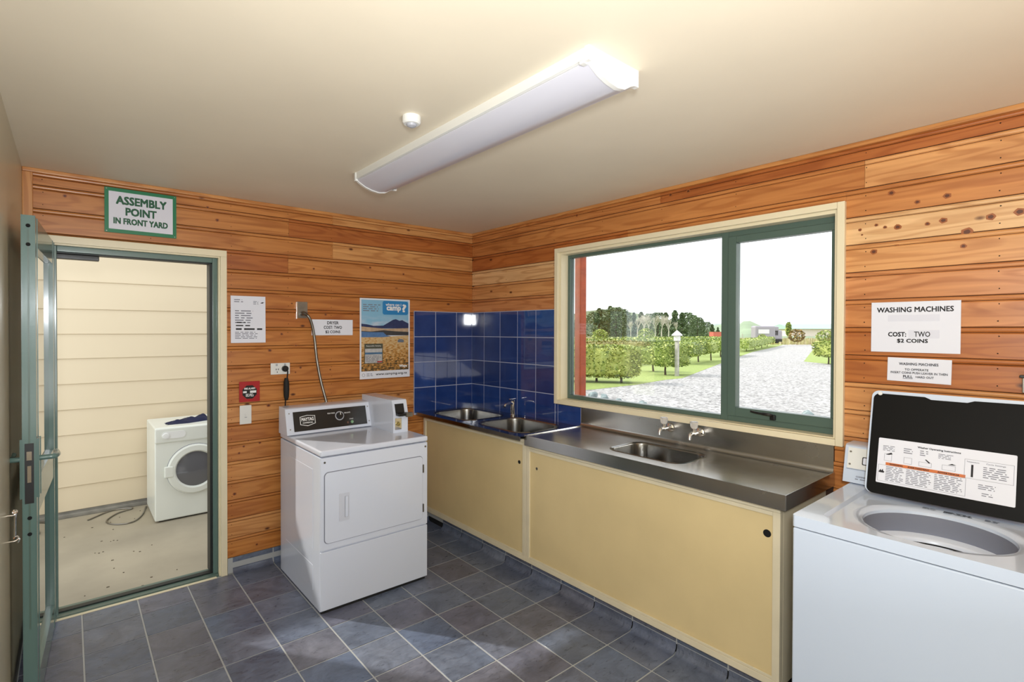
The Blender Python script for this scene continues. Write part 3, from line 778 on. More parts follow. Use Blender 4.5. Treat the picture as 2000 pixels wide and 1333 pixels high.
# ------------------------------------------------------------------ dryer
dr = thing('tumble_dryer', 'white coin operated tumble dryer with black control panel against the board wall', 'dryer', (-1.335, -.51, 0))
x0, x1, yf, yb = -1.678, -.996, -.853, -.165
obj('body', box(x0, x1, yf+.012, yb, .012, .862, .006), M['appliance'], dr)
for px_, w_ in ((x0-.0015, 0),):
    o = obj('side_pressing', box(x0-.0015, x0+.001, -.74, -.27, .33, .78, .001), M['appliance'], dr)
    o = obj('side_pressing', box(x0-.0015, x0+.001, -.74, -.27, .10, .24, .001), M['appliance'], dr)
obj('top_panel', box(x0-.002, x1+.002, yf-.004, yb, .866, .900, .010, 3), M['appliance'], dr)
obj('front_panel', box(x0, x1, yf, yf+.014, .349, .860, .004), M['appliance'], dr)
obj('lower_panel', box(x0, x1, yf, yf+.014, .020, .343, .004), M['appliance'], dr)
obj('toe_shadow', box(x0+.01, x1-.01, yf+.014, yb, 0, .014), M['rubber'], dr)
# loading door with dark seam
Fd = Face((0, yf, 0), (1, 0, 0), (0, 0, 1))
obj('door_seam', Fd.poly(rr(-1.345, .583, .628, .396, .025), -.0005, .001), M['ink_grey'], dr)
dd = obj('loading_door', Fd.poly(rr(-1.345, .583, .620, .388, .022), 0, .006), M['appliance'], dr)
obj('handle_recess', Fd.poly(rr(-1.545, .572, .062, .155, .006), .006, .0012), M['recess'], dd)
obj('handle_slot', Fd.poly(rr(-1.532, .572, .022, .118, .004), .0072, .0010), M['plastic_g'], dd)
obj('handle_lip', Fd.slab(-1.540, -1.524, .515, .630, .008, .013, bev=.002), M['appliance'], dd)
for z in (.70, .455): obj('hinge', box(-1.033, -1.026, yf-.010, yf, z-.025, z+.025, .001), M['steel_dull'], dr)
for x in (-1.655, -1.012): obj('screw', cyl((x, yf, .835), (x, yf-.003, .835), .006, n=12), M['steel_dull'], dr)
# control console, sloping face
cp = [(-.325, .900), (-.345, .905), (-.300, 1.062), (-.285, 1.070), (-.185, 1.070), (-.18, .900)]
cs = obj('console', prism(cp, 0, -1.692, -1.125), M['appliance'], dr)
Fc = Face((-1.692, -.3465, .905), (1, 0, 0), (0, .045, .157))
obj('control_panel', Fc.slab(.045, .535, .018, .142, 0, .003), M['black'], cs, 'black control panel')
badge = [(.085, .108), (.085, .058), (.132, .046), (.182, .060), (.182, .110), (.132, .116)]
bd = obj('badge', Fc.poly(badge, .003, .001), M['white_print'], cs, 'shield shaped maker badge')
obj('badge_field', Fc.poly([(u_+(.132-u_)*.07, v_+(.083-v_)*.1) for u_, v_ in badge], .004, .0004), M['black'], cs)
Fc.text('MAYTAG', .133, .090, .0048, .078, .022, M['white_print'], cs, .02)
Fc.text('COMMERCIAL', .133, .068, .0048, .066, .009, M['white_print'], cs, .02)
kb = obj('dial_ring', lathe([(.030, 0), (.030, .003), (.024, .003), (.024, 0)], Fc.p(.345, .090, .003), Fc.n, 32), M['plastic_g'], cs)
obj('dial', lathe([(.022, 0), (.020, .018), (.016, .021), (0, .021)], Fc.p(.345, .090, .003), Fc.n, 24), M['black'], cs)
obj('dial_mark', Fc.slab(.343, .347, .094, .110, .024, .0246), M['white_print'], cs)
Fc.text('PERM PRESS', .290, .112, .0035, .05, .008, M['white_print'], cs, .01); Fc.text('DELICATE', .400, .106, .0035, .042, .008, M['white_print'], cs, .01)
Fc.text('START', .425, .062, .0035, .026, .007, M['white_print'], cs, .01)
obj('button', lathe([(.010, 0), (.010, .004), (0, .005)], Fc.p(.427, .042, .003), Fc.n, 18), mat('green button', S(120, 160, 120), .3), cs)
obj('button', lathe([(.007, 0), (.007, .003), (0, .004)], Fc.p(.397, .040, .003), Fc.n, 18), mat('brown lens', S(100, 70, 55), .3), cs)
for u_, v_ in ((.022, .135), (.022, .035), (.552, .135), (.552, .035)): obj('screw', lathe([(.004, 0), (.004, .002), (0, .002)], Fc.p(u_, v_, 0), Fc.n, 10), M['steel_dull'], cs)
# coin box
cbp = [(-.655, .900), (-.655, 1.03), (-.635, 1.10), (-.628, 1.108), (-.2, 1.108), (-.2, .900)]
cbx = obj('coin_box', prism(cbp, 0, -1.128, -1.022), M['appliance'], dr, 'tall white coin box with slide and lock')
obj('coin_slide_plate', Face((-1.128, -.6575, 1.02), (1, 0, 0), (0, .02, .07)).slab(.016, .080, .002, .066, 0, .003), M['blackp'], cbx)
obj('coin_slide', box(-1.112, -1.03, -.705, -.655, 1.012, 1.028, .003), M['blackp'], cbx)
obj('slide_knob', box(-1.068, -1.022, -.722, -.70, 1.006, 1.034, .004), M['steel_dull'], cbx)
obj('lock_plate', box(-1.118, -1.07, -.660, -.655, .920, .995, .002), M['chrome'], cbx)
obj('lock', lathe([(.015, 0), (.014, .006), (.008, .007), (.007, .003), (0, .003)], (-1.096, -.660, .958), (0, -1, 0), 20), mat('brass lock', S(190, 176, 120), .25, .9), cbx)
# ------------------------------------------------------------------ top loading washing machine
wm = thing('washing_machine', 'white top loading washing machine with raised black lid beside the bench', 'washing machine', (-.42, -3.2, 0))
wx0, wx1, wy1, wy0 = -.752, -.05, -2.868, -3.55
bm = box(wx0, wx1, wy0, wy1, .012, .868, .006, 3)
bmesh.ops.delete(bm, geom=[f for f in bm.faces if f.normal.z > .9 and f.calc_center_median().z > .86 and f.calc_area() > .1], context='FACES')
obj('body', bm, M['appliance_blue'], wm)
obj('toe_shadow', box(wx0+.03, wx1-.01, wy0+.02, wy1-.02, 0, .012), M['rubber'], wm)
cxy = (-.472, -3.205); R0 = .197; N = 64
circ = lambda r, z: [(cxy[0]+r*math.cos(2*PI*i/N), cxy[1]+r*math.sin(2*PI*i/N), z) for i in range(N)]
ZD, ZR = .912, .900
rec = [(-.715, -2.985), (-.67, -2.935), (-.16, -2.935), (-.16, -3.475), (-.67, -3.475), (-.715, -3.425)]
out = [(p[0], p[1]) for p in rr((wx0+wx1)/2, (wy0+wy1)/2, wx1-wx0+.004, wy1-wy0+.004, .012, 3)]
bm = plate_with_holes(out, [rec], ZD)
top_v = {tuple(round(q, 4) for q in v.co): v for v in bm.verts}
# outside skirt
o_ = [top_v[tuple(round(q, 4) for q in (p[0], p[1], ZD))] for p in out]; lo_ = [bm.verts.new((p[0], p[1], .872)) for p in out]
for i in range(len(out)): bm.faces.new((o_[i], o_[(i+1) % len(out)], lo_[(i+1) % len(out)], lo_[i]))
# step down to the recess
r_ = [top_v[tuple(round(q, 4) for q in (p[0], p[1], ZD))] for p in rec]
cc = (-.44, -3.205)
lr = [bm.verts.new((p[0]+(cc[0]-p[0])*.03, p[1]+(cc[1]-p[1])*.03, ZR)) for p in rec]
for i in range(len(rec)): bm.faces.new((r_[i], r_[(i+1) % len(rec)], lr[(i+1) % len(rec)], lr[i]))
tp = obj('top_panel', bm, M['appliance_blue'], wm, smooth=.5)
bm = plate_with_holes([(p[0]+(cc[0]-p[0])*.03, p[1]+(cc[1]-p[1])*.03) for p in rec], [[(x, y) for x, y, z in circ(R0+.03, 0)]], ZR)
obj('recess_floor', bm, M['appliance_blue'], tp)
bm = bmesh.new(); loft(bm, [circ(R0+.03, ZR), circ(R0+.012, ZR-.002), circ(R0+.002, ZR-.010), circ(R0, ZR-.020)], False)
obj('opening_rim', bm, M['appliance_blue'], tp)
bm = bmesh.new(); loft(bm, [circ(R0, ZR-.020), circ(R0+.006, ZR-.090)], False)
obj('tub_ring', bm, M['ring_g'], wm, 'grey tub ring inside the opening')
bm = bmesh.new(); loft(bm, [circ(R0+.006, ZR-.090), circ(R0-.02, ZR-.096), circ(R0-.026, ZR-.102), circ(R0-.028, ZR-.112)], False)
obj('balance_ring', bm, M['plastic_tub'], wm)
bm = bmesh.new(); loft(bm, [circ(R0-.028, ZR-.112), circ(R0-.029, ZR-.117)], False); obj('ring_gap', bm, M['dark'], wm)
bm = bmesh.new(); loft(bm, [circ(R0-.029, ZR-.117), circ(R0-.032, ZR-.40), circ(.02, ZR-.42)], True)
obj('basket', bm, M['plastic_tub'], wm)
obj('agitator', lathe([(0, .35), (.05, .33), (.045, .28), (.04, .22), (.09, .17)], (cxy[0], cxy[1], ZR-.60+.02), n=20), M['plastic_tub'], wm)
Fr = Face((-.258, -3.13, ZR+.0004), (0, -1, 0), (1, 0, 0))
Fr.lines(0, .04, -.010, .014, 4, .0005, M['ink'], tp, seed=3); Fr.lines(.06, .14, -.010, .014, 3, .0005, M['ink'], tp, th=.6, seed=5); Fr.lines(.17, .21, -.010, .014, 4, .0005, M['ink'], tp, seed=9)
# console behind
cw = [(-.135, .912), (-.150, .916), (-.112, 1.064), (-.100, 1.072), (-.012, 1.072), (-.012, .912)]
co = obj('console', prism([(x, z) for x, z in cw], 1, wy0+.012, wy1+.028), M['appliance_blue'], wm)
Fw = Face((-.1515, wy1+.028, .918), (0, -1, 0), (.038, 0, .147))
obj('control_panel', Fw.slab(.012, .60, .058, .146, 0, .002), M['plastic_w'], co)
obj('panel_line', Fw.slab(.010, .60, .054, .0555, 0, .0015), M['ink_grey'], co)
for v_ in (.075, .128): obj('screw', lathe([(.004, 0), (.004, .002), (0, .002)], Fw.p(.022, v_, .002), Fw.n, 10), M['steel_dull'], co)
obj('badge', Fw.poly(rr(.095, .095, .06, .034, .005), .002, .0008), M['ink'], co); obj('badge_field', Fw.poly(rr(.095, .095, .053, .027, .004), .0028, .0004), M['paper'], co)
Fw.text('COMMERCIAL', .075, .026, .0008, .055, .007, M['ink_grey'], co, .02); Fw.lines(.045, .12, .012, .02, 1, .0008, M['ink_grey'], co, seed=4)
# lid, tipped back
Lb, Lt = Vector((-.238, 0, .914)), Vector((-.140, 0, 1.316))
uz = (Lt-Lb); LH = uz.length
Fl = Face((Lb.x, -2.942, Lb.z), (0, -1, 0), (uz.x, 0, uz.z))
LW = .475
lid = obj('lid', Fl.poly(rr(LW/2, LH/2, LW, LH, .025), -.022, .022), M['appliance_blue'], wm, 'raised lid with black enamel inside')
inner = []
for (u_, v_) in rr(LW/2+.001, LH/2-.004, LW-.014, LH-.014, .02): inner.append((u_, v_))
# black inside with a shallow dip in its top edge
q = [(u_, v_) for u_, v_ in rr(LW/2+.002, LH/2-.006, LW-.010, LH-.012, .022)]
top_edge = [(LW*.66, LH-.014), (LW*.62, LH-.022), (LW*.40, LH-.022), (LW*.36, LH-.013)]
ar = q[:7]; rest = q[7:]
obj('lid_lining', Fl.poly(ar+top_edge+rest, .0002, .003), M['lid_black'], lid, 'black enamelled inside of the lid')
for u_ in (.028, LW-.022): obj('screw', lathe([(.008, 0), (.007, .003), (.003, .0035), (0, .002)], Fl.p(u_, LH-.012, .003), Fl.n, 14), M['plastic_w'], lid)
# instruction label
lu0, lu1, lv0, lv1 = .036, .43, .045, .222
lab = obj('label', Fl.poly(rr((lu0+lu1)/2, (lv0+lv1)/2, lu1-lu0, lv1-lv0, .004), .0032, .0004), M['paper'], lid, 'white printed instruction label')
D = .0042
Fl.text('Washer Operating Instructions', .222, .203, D, .125, .009, M['ink'], lid, .02)
for i, (a_, b_) in enumerate(((.052, .09), (.118, .148), (.168, .192), (.222, .265))):
    Fl.lines(a_, b_, .172, .195 if i != 3 else .192, 4 if i in (0, 3) else 3, D, M['ink_grey'], lid, seed=20+i)
def outl(u0, u1, v0, v1, t_=.0008):
    bm = Fl.slab(u0, u1, v0, v0+t_, D-.0003, D); Fl.slab(u0, u1, v1-t_, v1, D-.0003, D, bm); Fl.slab(u0, u0+t_, v0, v1, D-.0003, D, bm); Fl.slab(u1-t_, u1, v0, v1, D-.0003, D, bm)
    return bm
obj('diagram', outl(.058, .082, .134, .162), M['ink_grey'], lid); obj('diagram', Fl.poly([(.062, .158), (.066, .161), (.080, .168), (.084, .162), (.072, .158)], D-.0003, .0004), M['ink'], lid)
obj('diagram', outl(.120, .145, .134, .158), M['ink_grey'], lid); obj('diagram', outl(.166, .204, .134, .150), M['ink_grey'], lid)
obj('diagram', Fl.poly([(.184, .160), (.187, .162), (.2, .151), (.196, .148)], D-.0003, .0004), M['ink'], lid); obj('diagram', outl(.234, .272, .134, .152), M['ink_grey'], lid)
obj('diagram', Fl.poly([(.250, .154), (.262, .160), (.274, .156), (.262, .155)], D-.0003, .0004), M['ink'], lid)
obj('table_box', outl(.296, .424, .118, .186), M['ink_grey'], lid)
Fl.text('Temperature', .318, .177, D, .034, .006, M['ink_grey'], lid, .01); Fl.text('Cycle Settings', .378, .177, D, .05, .006, M['ink_grey'], lid, .01)
Fl.lines(.346, .418, .126, .168, 6, D, M['ink_grey'], lid, seed=31); obj('diagram', Fl.slab(.314, .320, .124, .168, D-.0003, D), M['ink'], lid)
obj('warning_bar', Fl.slab(.064, .300, .117, .128, D-.0004, D-.0001), M['orange'], lid)
for t_, u_, w_ in (('WARNING', .097, .042), ('AVERTISSEMENT', .166, .066), ('ADVERTENCIA', .253, .062)): Fl.text(t_, u_, .1225, D, w_, .0062, M['ink'], lid, .03)
for i, (a_, b_) in enumerate(((.066, .124), (.130, .208), (.214, .296))): Fl.lines(a_, b_, .056, .114, 9, D, M['ink_grey'], lid, seed=40+i)
obj('table_box', outl(.041, .302, .052, .1165), M['ink_grey'], lid)
obj('pictogram', Fl.poly([(.043, .088), (.049, .098), (.052, .092), (.056, .100), (.058, .092), (.062, .090), (.060, .085), (.044, .085)], D-.0003, .0004), M['ink'], lid)
Fl.lines(.335, .385, .085, .105, 3, D, M['ink_grey'], lid, seed=50); Fl.lines(.345, .375, .062, .076, 2, D, M['ink_grey'], lid, seed=51)

# ------------------------------------------------------------------ things on the back wall
def sheet(name, F_, u0, u1, v0, v1, label, cat, m='paper', th=.0015, d=.001, group=None, tilt=0):
    cu, cv = (u0+u1)/2, (v0+v1)/2; t = thing(name, label, cat, F_.p(cu, v0, d), group)
    P = [(u0, v0), (u1, v0), (u1, v1), (u0, v1)]
    P = [(cu+(a-cu)*math.cos(tilt)-(b-cv)*math.sin(tilt), cv+(a-cu)*math.sin(tilt)+(b-cv)*math.cos(tilt)) for a, b in P]
    o = obj('sheet', F_.poly(P, d, th), M[m], t); return t
t = thing('assembly_sign', 'green bordered white ASSEMBLY POINT sign above the doorway', 'sign', (-2.405, -.006, 2.1))
obj('board', FA.slab(-2.579, -2.233, 2.106, 2.358, .002, .007, bev=.001), M['sign_green'], t, 'green sign plate')
obj('white_field', FA.slab(-2.560, -2.252, 2.127, 2.338, .007, .0074), M['sign_white'], t)
FA.text('ASSEMBLY', -2.405, 2.292, .008, .245, .048, M['ink_green'], t, .03)
FA.text('POINT', -2.408, 2.231, .008, .150, .046, M['ink_green'], t, .03)
FA.text('IN FRONT YARD', -2.408, 2.175, .008, .262, .036, M['ink_green'], t, .03)
for u_, v_ in ((-2.57, 2.35), (-2.242, 2.35), (-2.57, 2.114), (-2.242, 2.114)): obj('screw', lathe([(.003, 0), (.003, .001), (0, .001)], FA.p(u_, v_, .007), FA.n, 8), M['steel_dull'], t)
t = sheet('paper_notice', FA, -1.935, -1.724, 1.476, 1.779, 'white printed form pinned beside the door frame', 'notice', tilt=.004)
FA.lines(-1.915, -1.86, 1.735, 1.76, 2, .003, M['ink_grey'], t, seed=60); FA.lines(-1.80, -1.765, 1.725, 1.75, 3, .003, M['ink_grey'], t, seed=61)
obj('logo', FA.poly([(-1.758, 1.735), (-1.745, 1.742), (-1.732, 1.741), (-1.742, 1.734)], .0026, .0003), M['ink'], t)
FA.lines(-1.91, -1.80, 1.60, 1.69, 6, .003, M['ink_grey'], t, seed=62); FA.lines(-1.90, -1.84, 1.60, 1.615, 1, .003, M['ink'], t, th=.5, seed=63)
FA.lines(-1.905, -1.81, 1.58, 1.595, 1, .003, M['ink'], t, th=.5, seed=64); FA.lines(-1.905, -1.745, 1.556, 1.574, 1, .003, M['ink'], t, th=.6, seed=65, fill=1); FA.lines(-1.91, -1.76, 1.50, 1.55, 5, .003, M['ink_grey'], t, seed=66)
t = sheet('dryer_price_card', FA, -1.416, -1.111, 1.523, 1.635, 'white card with DRYER COST lettering beside the poster', 'notice')
FA.text('DRYER', -1.262, 1.612, .003, .085, .022, M['ink'], t, .018); FA.text('COST: TWO', -1.262, 1.579, .003, .135, .022, M['ink'], t, .018); FA.text('$2 COINS', -1.262, 1.546, .003, .11, .022, M['ink'], t, .018)
# poster
t = sheet('camping_poster', FA, -1.055, -.629, 1.192, 1.801, 'camping poster with mountain and lake picture beside the blue tiles', 'poster')
pu0, pu1, pv0, pv1 = -1.043, -.641, 1.250, 1.790
def pp(a, b): return (pu0+(pu1-pu0)*a, pv0+(pv1-pv0)*b)
def pic(name, pts, d, col, extra=None):
    mm = col if isinstance(col, bpy.types.Material) else paint('print '+name, col, .5, .1, 40)
    return obj(name, FA.poly([pp(a, b) for a, b in pts], d, .0002), mm, t, smooth=0)
# printed sky with clouds: a procedural print on the sheet
m = mat('print sky', S(130, 180, 210), .5); g = G(m)
n = g.n('ShaderNodeTexNoise', {'Vector': g.coords((4, 4, 14)), 'Scale': 2.2, 'Detail': 5}).outputs[0]
zz = g.n('ShaderNodeSeparateXYZ', {0: g.n('ShaderNodeTexCoord').outputs['Object']}).outputs[2]
ms = g.n('ShaderNodeMapRange', {0: zz, 1: .02, 2: .13, 3: 1.0, 4: 0.0}).outputs[0]
cl = g.n('ShaderNodeMath', {0: g.n('ShaderNodeMapRange', {0: n, 1: .42, 2: .62}).outputs[0], 1: ms}, operation='MULTIPLY').outputs[0]
g.link(g.mix(S(132, 184, 214), S(214, 212, 222), cl), g.b.inputs['Base Color'])
pic('printed_sky', [(0, .55), (1, .55), (1, 1), (0, 1)], .0026, m)
pic('printed_mountain', [(0, .60), (0, .665), (.12, .655), (.25, .635), (.45, .64), (.55, .68), (.66, .725), (.72, .735), (.80, .712), (.86, .722), (.95, .69), (1, .675), (1, .60)], .0028, S(38, 50, 96))
pic('printed_plain', [(0, .52), (1, .52), (1, .605), (.5, .595), (0, .625)], .0030, S(196, 168, 138))
pic('printed_trees', [(0, .50), (0, .565), (.2, .555), (.45, .575), (.7, .56), (1, .55), (1, .50)], .0032, S(62, 60, 62))
pic('printed_lake', [(0, .475), (0, .555), (.25, .545), (.45, .545), (.52, .50), (.62, .487), (.45, .475)], .0034, S(84, 124, 176))
m = mat('print grassland', S(190, 140, 70), .5); g = G(m)
n = g.n('ShaderNodeTexNoise', {'Vector': g.coords((20, 20, 45)), 'Scale': 2, 'Detail': 6}).outputs[0]
zz = g.n('ShaderNodeSeparateXYZ', {0: g.n('ShaderNodeTexCoord').outputs['Object']}).outputs[2]
ff = g.n('ShaderNodeMath', {0: g.n('ShaderNodeMapRange', {0: zz, 1: 0, 2: .25, 3: -.13, 4: .12}).outputs[0], 1: n}, operation='ADD').outputs[0]
g.link(g.ramp(ff, [(.32, S(70, 58, 34)), (.62, S(206, 176, 128)), (.48, S(190, 134, 58))]), g.b.inputs['Base Color'])
pic('printed_grassland', [(0, 0), (1, 0), (1, .50), (.6, .485), (0, .475)], .0033, m)
pic('printed_vehicle', [(.76, .40), (.89, .398), (.90, .425), (.86, .445), (.79, .447), (.76, .43)], .0036, S(110, 122, 140))
R_ = [((u_-pu0)/(pu1-pu0), (v_-pv0)/(pv1-pv0)) for u_, v_ in rr(-.757, 1.733, .222, .105, .016)]
pic('blue_panel', R_, .0036, mat('print blue', S(34, 128, 190), .5))
FA.text('where can i', -.775, 1.759, .0044, .135, .022, M['white_print'], t, .02); FA.text('camp', -.772, 1.722, .0044, .125, .044, M['white_print'], t, .035); FA.text('?', -.680, 1.733, .0044, .036, .062, M['white_print'], t, .03)
FA.lines(-1.03, -.885, 1.70, 1.76, 4, .0044, M['ink_grey'], t, seed=70)
pic('info_panel', [(.06, .105), (.44, .105), (.44, .385), (.06, .385)], .0036, S(82, 84, 70)); pic('info_panel', [(.075, .115), (.425, .115), (.425, .315), (.075, .315)], .0038, S(196, 196, 196))
pic('info_panel', [(.075, .235), (.425, .235), (.425, .262), (.075, .262)], .0040, S(70, 112, 150)); pic('info_panel', [(.32, .118), (.425, .118), (.425, .138), (.32, .138)], .0040, S(190, 50, 44))
FA.text('Responsible Camping', -.943, 1.440, .0046, .12, .010, M['white_print'], t, .01); FA.lines(-1.008, -.88, 1.32, 1.37, 5, .0044, M['ink_grey'], t, seed=71)
FA.text('Ways', -.69, 1.278, .0044, .07, .026, M['white_print'], t, .03)
FA.text('www.camping.org.nz', -.79, 1.222, .0032, .27, .022, M['ink'], t, .015); FA.lines(-1.0, -.945, 1.21, 1.235, 3, .0032, M['ink_grey'], t, seed=72)
obj('print_ring', lathe([(.012, 0), (.012, .0006), (.010, .0006), (.010, 0)], FA.p(-1.025, 1.222, .0026), FA.n, 20), M['ink_grey'], t)
# steel plate and flexible conduit
t = thing('conduit_outlet', 'steel cable outlet plate on the board wall left of the dryer card', 'outlet', (-1.483, -.02, 1.64))
obj('plate', box(-1.520, -1.444, -.006, -.001, 1.642, 1.756, .002), M['steel_dull'], t)
obj('back_flange', box(-1.524, -1.518, -.018, -.001, 1.636, 1.752, .001), M['chrome'], t)
obj('elbow', tube(spline([(-1.485, -.004, 1.672), (-1.483, -.035, 1.675), (-1.470, -.05, 1.668)], 6), .014, 14), M['steel_dull'], t)
pts = spline([(-1.474, -.048, 1.672), (-1.450, -.055, 1.645), (-1.428, -.05, 1.59), (-1.410, -.045, 1.50), (-1.395, -.05, 1.35), (-1.372, -.065, 1.2), (-1.345, -.10, 1.05), (-1.335, -.14, .93), (-1.33, -.15, .87)], 22)
tag(obj('flexible_conduit', tube(pts, [.0088+.0012*(i % 2) for i in range(len(pts))], 12), M['steel_dull'], smooth=1.2), 'flexible metal conduit running down from its wall plate behind the dryer', 'cable')
# power outlet, plug and lead
t = thing('power_outlet', 'white double power outlet with black plug on the board wall', 'outlet', (-1.63, -.01, 1.26))
obj('plate', box(-1.692, -1.566, -.010, -.001, 1.260, 1.337, .003), M['plastic_w'], t)
for u_ in (-1.655, -1.60): obj('switch_rocker', FA.slab(u_-.006, u_+.006, 1.318, 1.332, .010, .013, bev=.001), M['plastic_g'], t)
bm = FA.slab(-1.660, -1.656, 1.290, 1.300, .010, .0104); FA.slab(-1.646, -1.642, 1.290, 1.300, .010, .0104, bm); FA.slab(-1.653, -1.649, 1.272, 1.281, .010, .0104, bm); obj('socket_slots', bm, M['ink'], t)
t = thing('power_lead', 'black plug and lead with inline cover hanging from the white outlet', 'power lead', (-1.60, -.04, .9))
obj('plug', lathe([(0, 0), (.020, 0), (.020, .022), (.016, .026), (0, .026)], (-1.602, -.010, 1.298), (0, -1, 0), 24), M['blackp'], t)
obj('cord', tube(spline([(-1.602, -.030, 1.298), (-1.592, -.042, 1.285), (-1.590, -.03, 1.25), (-1.592, -.022, 1.2), (-1.598, -.02, 1.1), (-1.603, -.022, 1.0), (-1.605, -.06, .93), (-1.605, -.09, .86)], 8), .0042, 8), M['rubber'], t)
obj('inline_cover', lathe([(0, .03), (.010, .03), (.017, .055), (.019, .10), (.018, .15), (.011, .18), (0, .18)], (-1.595, -.024, 1.055), n=16), M['rubber'], t)
# fire alarm call point sign and switch plate
t = thing('fire_alarm_plate', 'square red fire alarm plate above the white wall switch', 'alarm', (-1.824, -.01, 1.09))
obj('plate', FA.slab(-1.887, -1.761, 1.092, 1.224, .002, .006, bev=.001), M['red'], t)
oc8 = [(-1.824+.047*math.cos(PI/8+k*PI/4), 1.155+.047*math.sin(PI/8+k*PI/4)) for k in range(8)]
obj('black_field', FA.poly(oc8, .006, .0008), M['black'], t)
FA.text('FIRE ALARM', -1.824, 1.178, .0074, .066, .012, M['white_print'], t, .03)
obj('white_patch', FA.slab(-1.864, -1.842, 1.150, 1.162, .0068, .0074), M['white_print'], t); obj('white_patch', FA.slab(-1.822, -1.784, 1.149, 1.164, .0068, .0074), M['white_print'], t)
FA.lines(-1.848, -1.80, 1.125, 1.145, 3, .0074, M['white_print'], t, th=.6, seed=80, fill=1)
t = thing('wall_switch', 'white upright switch plate below the red alarm plate', 'switch', (-1.848, -.01, .95))
obj('plate', box(-1.884, -1.812, -.010, -.001, .948, 1.070, .004), M['plastic_w'], t)
obj('rocker', FA.slab(-1.855, -1.841, 1.0, 1.018, .010, .014, bev=.0015), M['plastic_w'], t)
FA.lines(-1.856, -1.840, .99, .996, 1, .0105, M['ink_grey'], t, seed=81)

# ------------------------------------------------------------------ notices by the window
t = sheet('washing_price_notice', FB, 2.901, 3.194, 1.472, 1.685, 'large white WASHING MACHINES COST notice right of the window', 'notice', tilt=-.003)
FB.text('WASHING MACHINES', 3.047, 1.652, .003, .252, .022, M['ink'], t, .02)
FB.text('COST:', 2.992, 1.548, .003, .062, .020, M['ink'], t, .025); FB.text('TWO', 3.075, 1.549, .003, .052, .022, M['ink'], t, .01); FB.text('$2 COINS', 3.043, 1.520, .003, .102, .019, M['ink'], t, .025)
obj('tape', FB.slab(2.96, 3.13, 1.603, 1.630, .0026, .0030), mat('clear tape', S(222, 224, 236), .15), t); obj('tape', FB.slab(3.03, 3.13, 1.532, 1.566, .0026, .0029), mat('clear tape low', S(222, 224, 236), .15), t)
t = sheet('washing_operation_notice', FB, 2.960, 3.168, 1.349, 1.448, 'small white operating notice below the large WASHING MACHINES notice', 'notice', tilt=-.02)
FB.text('WASHING MACHINES', 3.064, 1.424, .004, .128, .011, M['ink'], t, .015); FB.text('TO OPPERATE', 3.058, 1.401, .004, .078, .009, M['ink'], t, .012)
FB.text('INSERT COINS PUSH LEAVER IN THEN', 3.064, 1.387, .004, .185, .009, M['ink'], t, .012); FB.text('PULL', 3.03, 1.371, .004, .032, .011, M['ink'], t, .02); FB.text('HARD OUT', 3.085, 1.371, .004, .058, .009, M['ink'], t, .012)
obj('underline', FB.slab(3.013, 3.046, 1.362, 1.3632, .0028, .004), M['ink'], t)
t = thing('wall_bracket', 'dark metal bracket at the right edge above the raised lid', 'bracket', (-.02, -3.37, 1.3))
obj('plate', box(-.02, -.001, -3.40, -3.366, 1.335, 1.40, .002), M['steel_dull'], t); obj('arm', box(-.05, -.018, -3.395, -3.361, 1.392, 1.402, .002), M['blackp'], t)

# ------------------------------------------------------------------ outside the doorway
struct(obj('ground_slab', box(-4.5, -.6, .13, 2.1, -.12, -.05), M['concrete']), 'pale concrete slab outside the doorway', 'ground')
ow = struct(obj('wall_outside', box(-4.5, .2, 2.12, 2.2, -.12, 3.0), M['plinth']), 'cream weatherboard wall across the concrete passage', 'wall')
zs = [2.466, 2.25, 1.975, 1.735, 1.52, 1.308, 1.09, .870, .652, .428, .208, .0]
for a, b in zip(zs, zs[1:]):
    P = [(2.121, a), (2.108, a), (2.098, b+.003), (2.101, b), (2.121, b)]
    obj('weatherboard', prism(P, 0, -4.5, .2), M['siding'], ow)
obj('plinth_strip', box(-4.5, .2, 2.105, 2.12, -.05, .002), M['plinth'], ow)
obj('plinth_ledge', box(-4.5, .2, 2.06, 2.105, -.05, -.02, .006), M['plinth'], ow)
fd = thing('front_loader', 'white front loading machine with round glass door outside the doorway', 'washing machine', (-1.9, 1.75, -.05))
fx0, fx1, fy0, fy1 = -2.190, -1.60, 1.45, 2.02
obj('body', box(fx0, fx1, fy0, fy1, -.038, .742, .012, 3), M['appliance_old'], fd)
obj('fascia', box(fx0-.001, fx1+.001, fy0-.012, fy0+.02, .610, .738, .014, 3), M['appliance_old'], fd)
obj('foot', box(fx0+.03, fx1-.03, fy0+.03, fy1-.03, -.05, -.036), M['rubber'], fd)
dc = (-1.893, .365)
Fo = Face((0, fy0, 0), (1, 0, 0), (0, 0, 1))
ring = lathe([(.212, .0), (.214, .012), (.200, .024), (.160, .026), (.150, .016), (.146, .004)], (dc[0], fy0, dc[1]), (0, -1, 0), 48)
dd = obj('door', ring, M['appliance_old'], fd, 'round white door ring')
obj('door_glass', lathe([(.148, .008), (.10, .016), (.05, .020), (0, .021)], (dc[0], fy0, dc[1]), (0, -1, 0), 40), mat('dark door glass', S(98, 98, 101), .12, Coat_Weight=.5), dd, 'dark glass door window')
obj('door_seam', lathe([(.216, .0), (.216, .003), (.211, .003)], (dc[0], fy0, dc[1]), (0, -1, 0), 48), M['ink_grey'], dd)
obj('door_catch', box(dc[0]-.232, dc[0]-.165, fy0-.030, fy0-.002, dc[1]-.045, dc[1]+.05, .01, 3), M['appliance_old'], dd)
obj('drawer', Fo.poly(rr(-2.055, .676, .175, .060, .029, 8), .012, .004), M['plastic_w'], fd); obj('dial', lathe([(.024, 0), (.022, .014), (0, .016)], (-2.113, fy0-.014, .672), (0, -1, 0), 24), M['plastic_w'], fd)
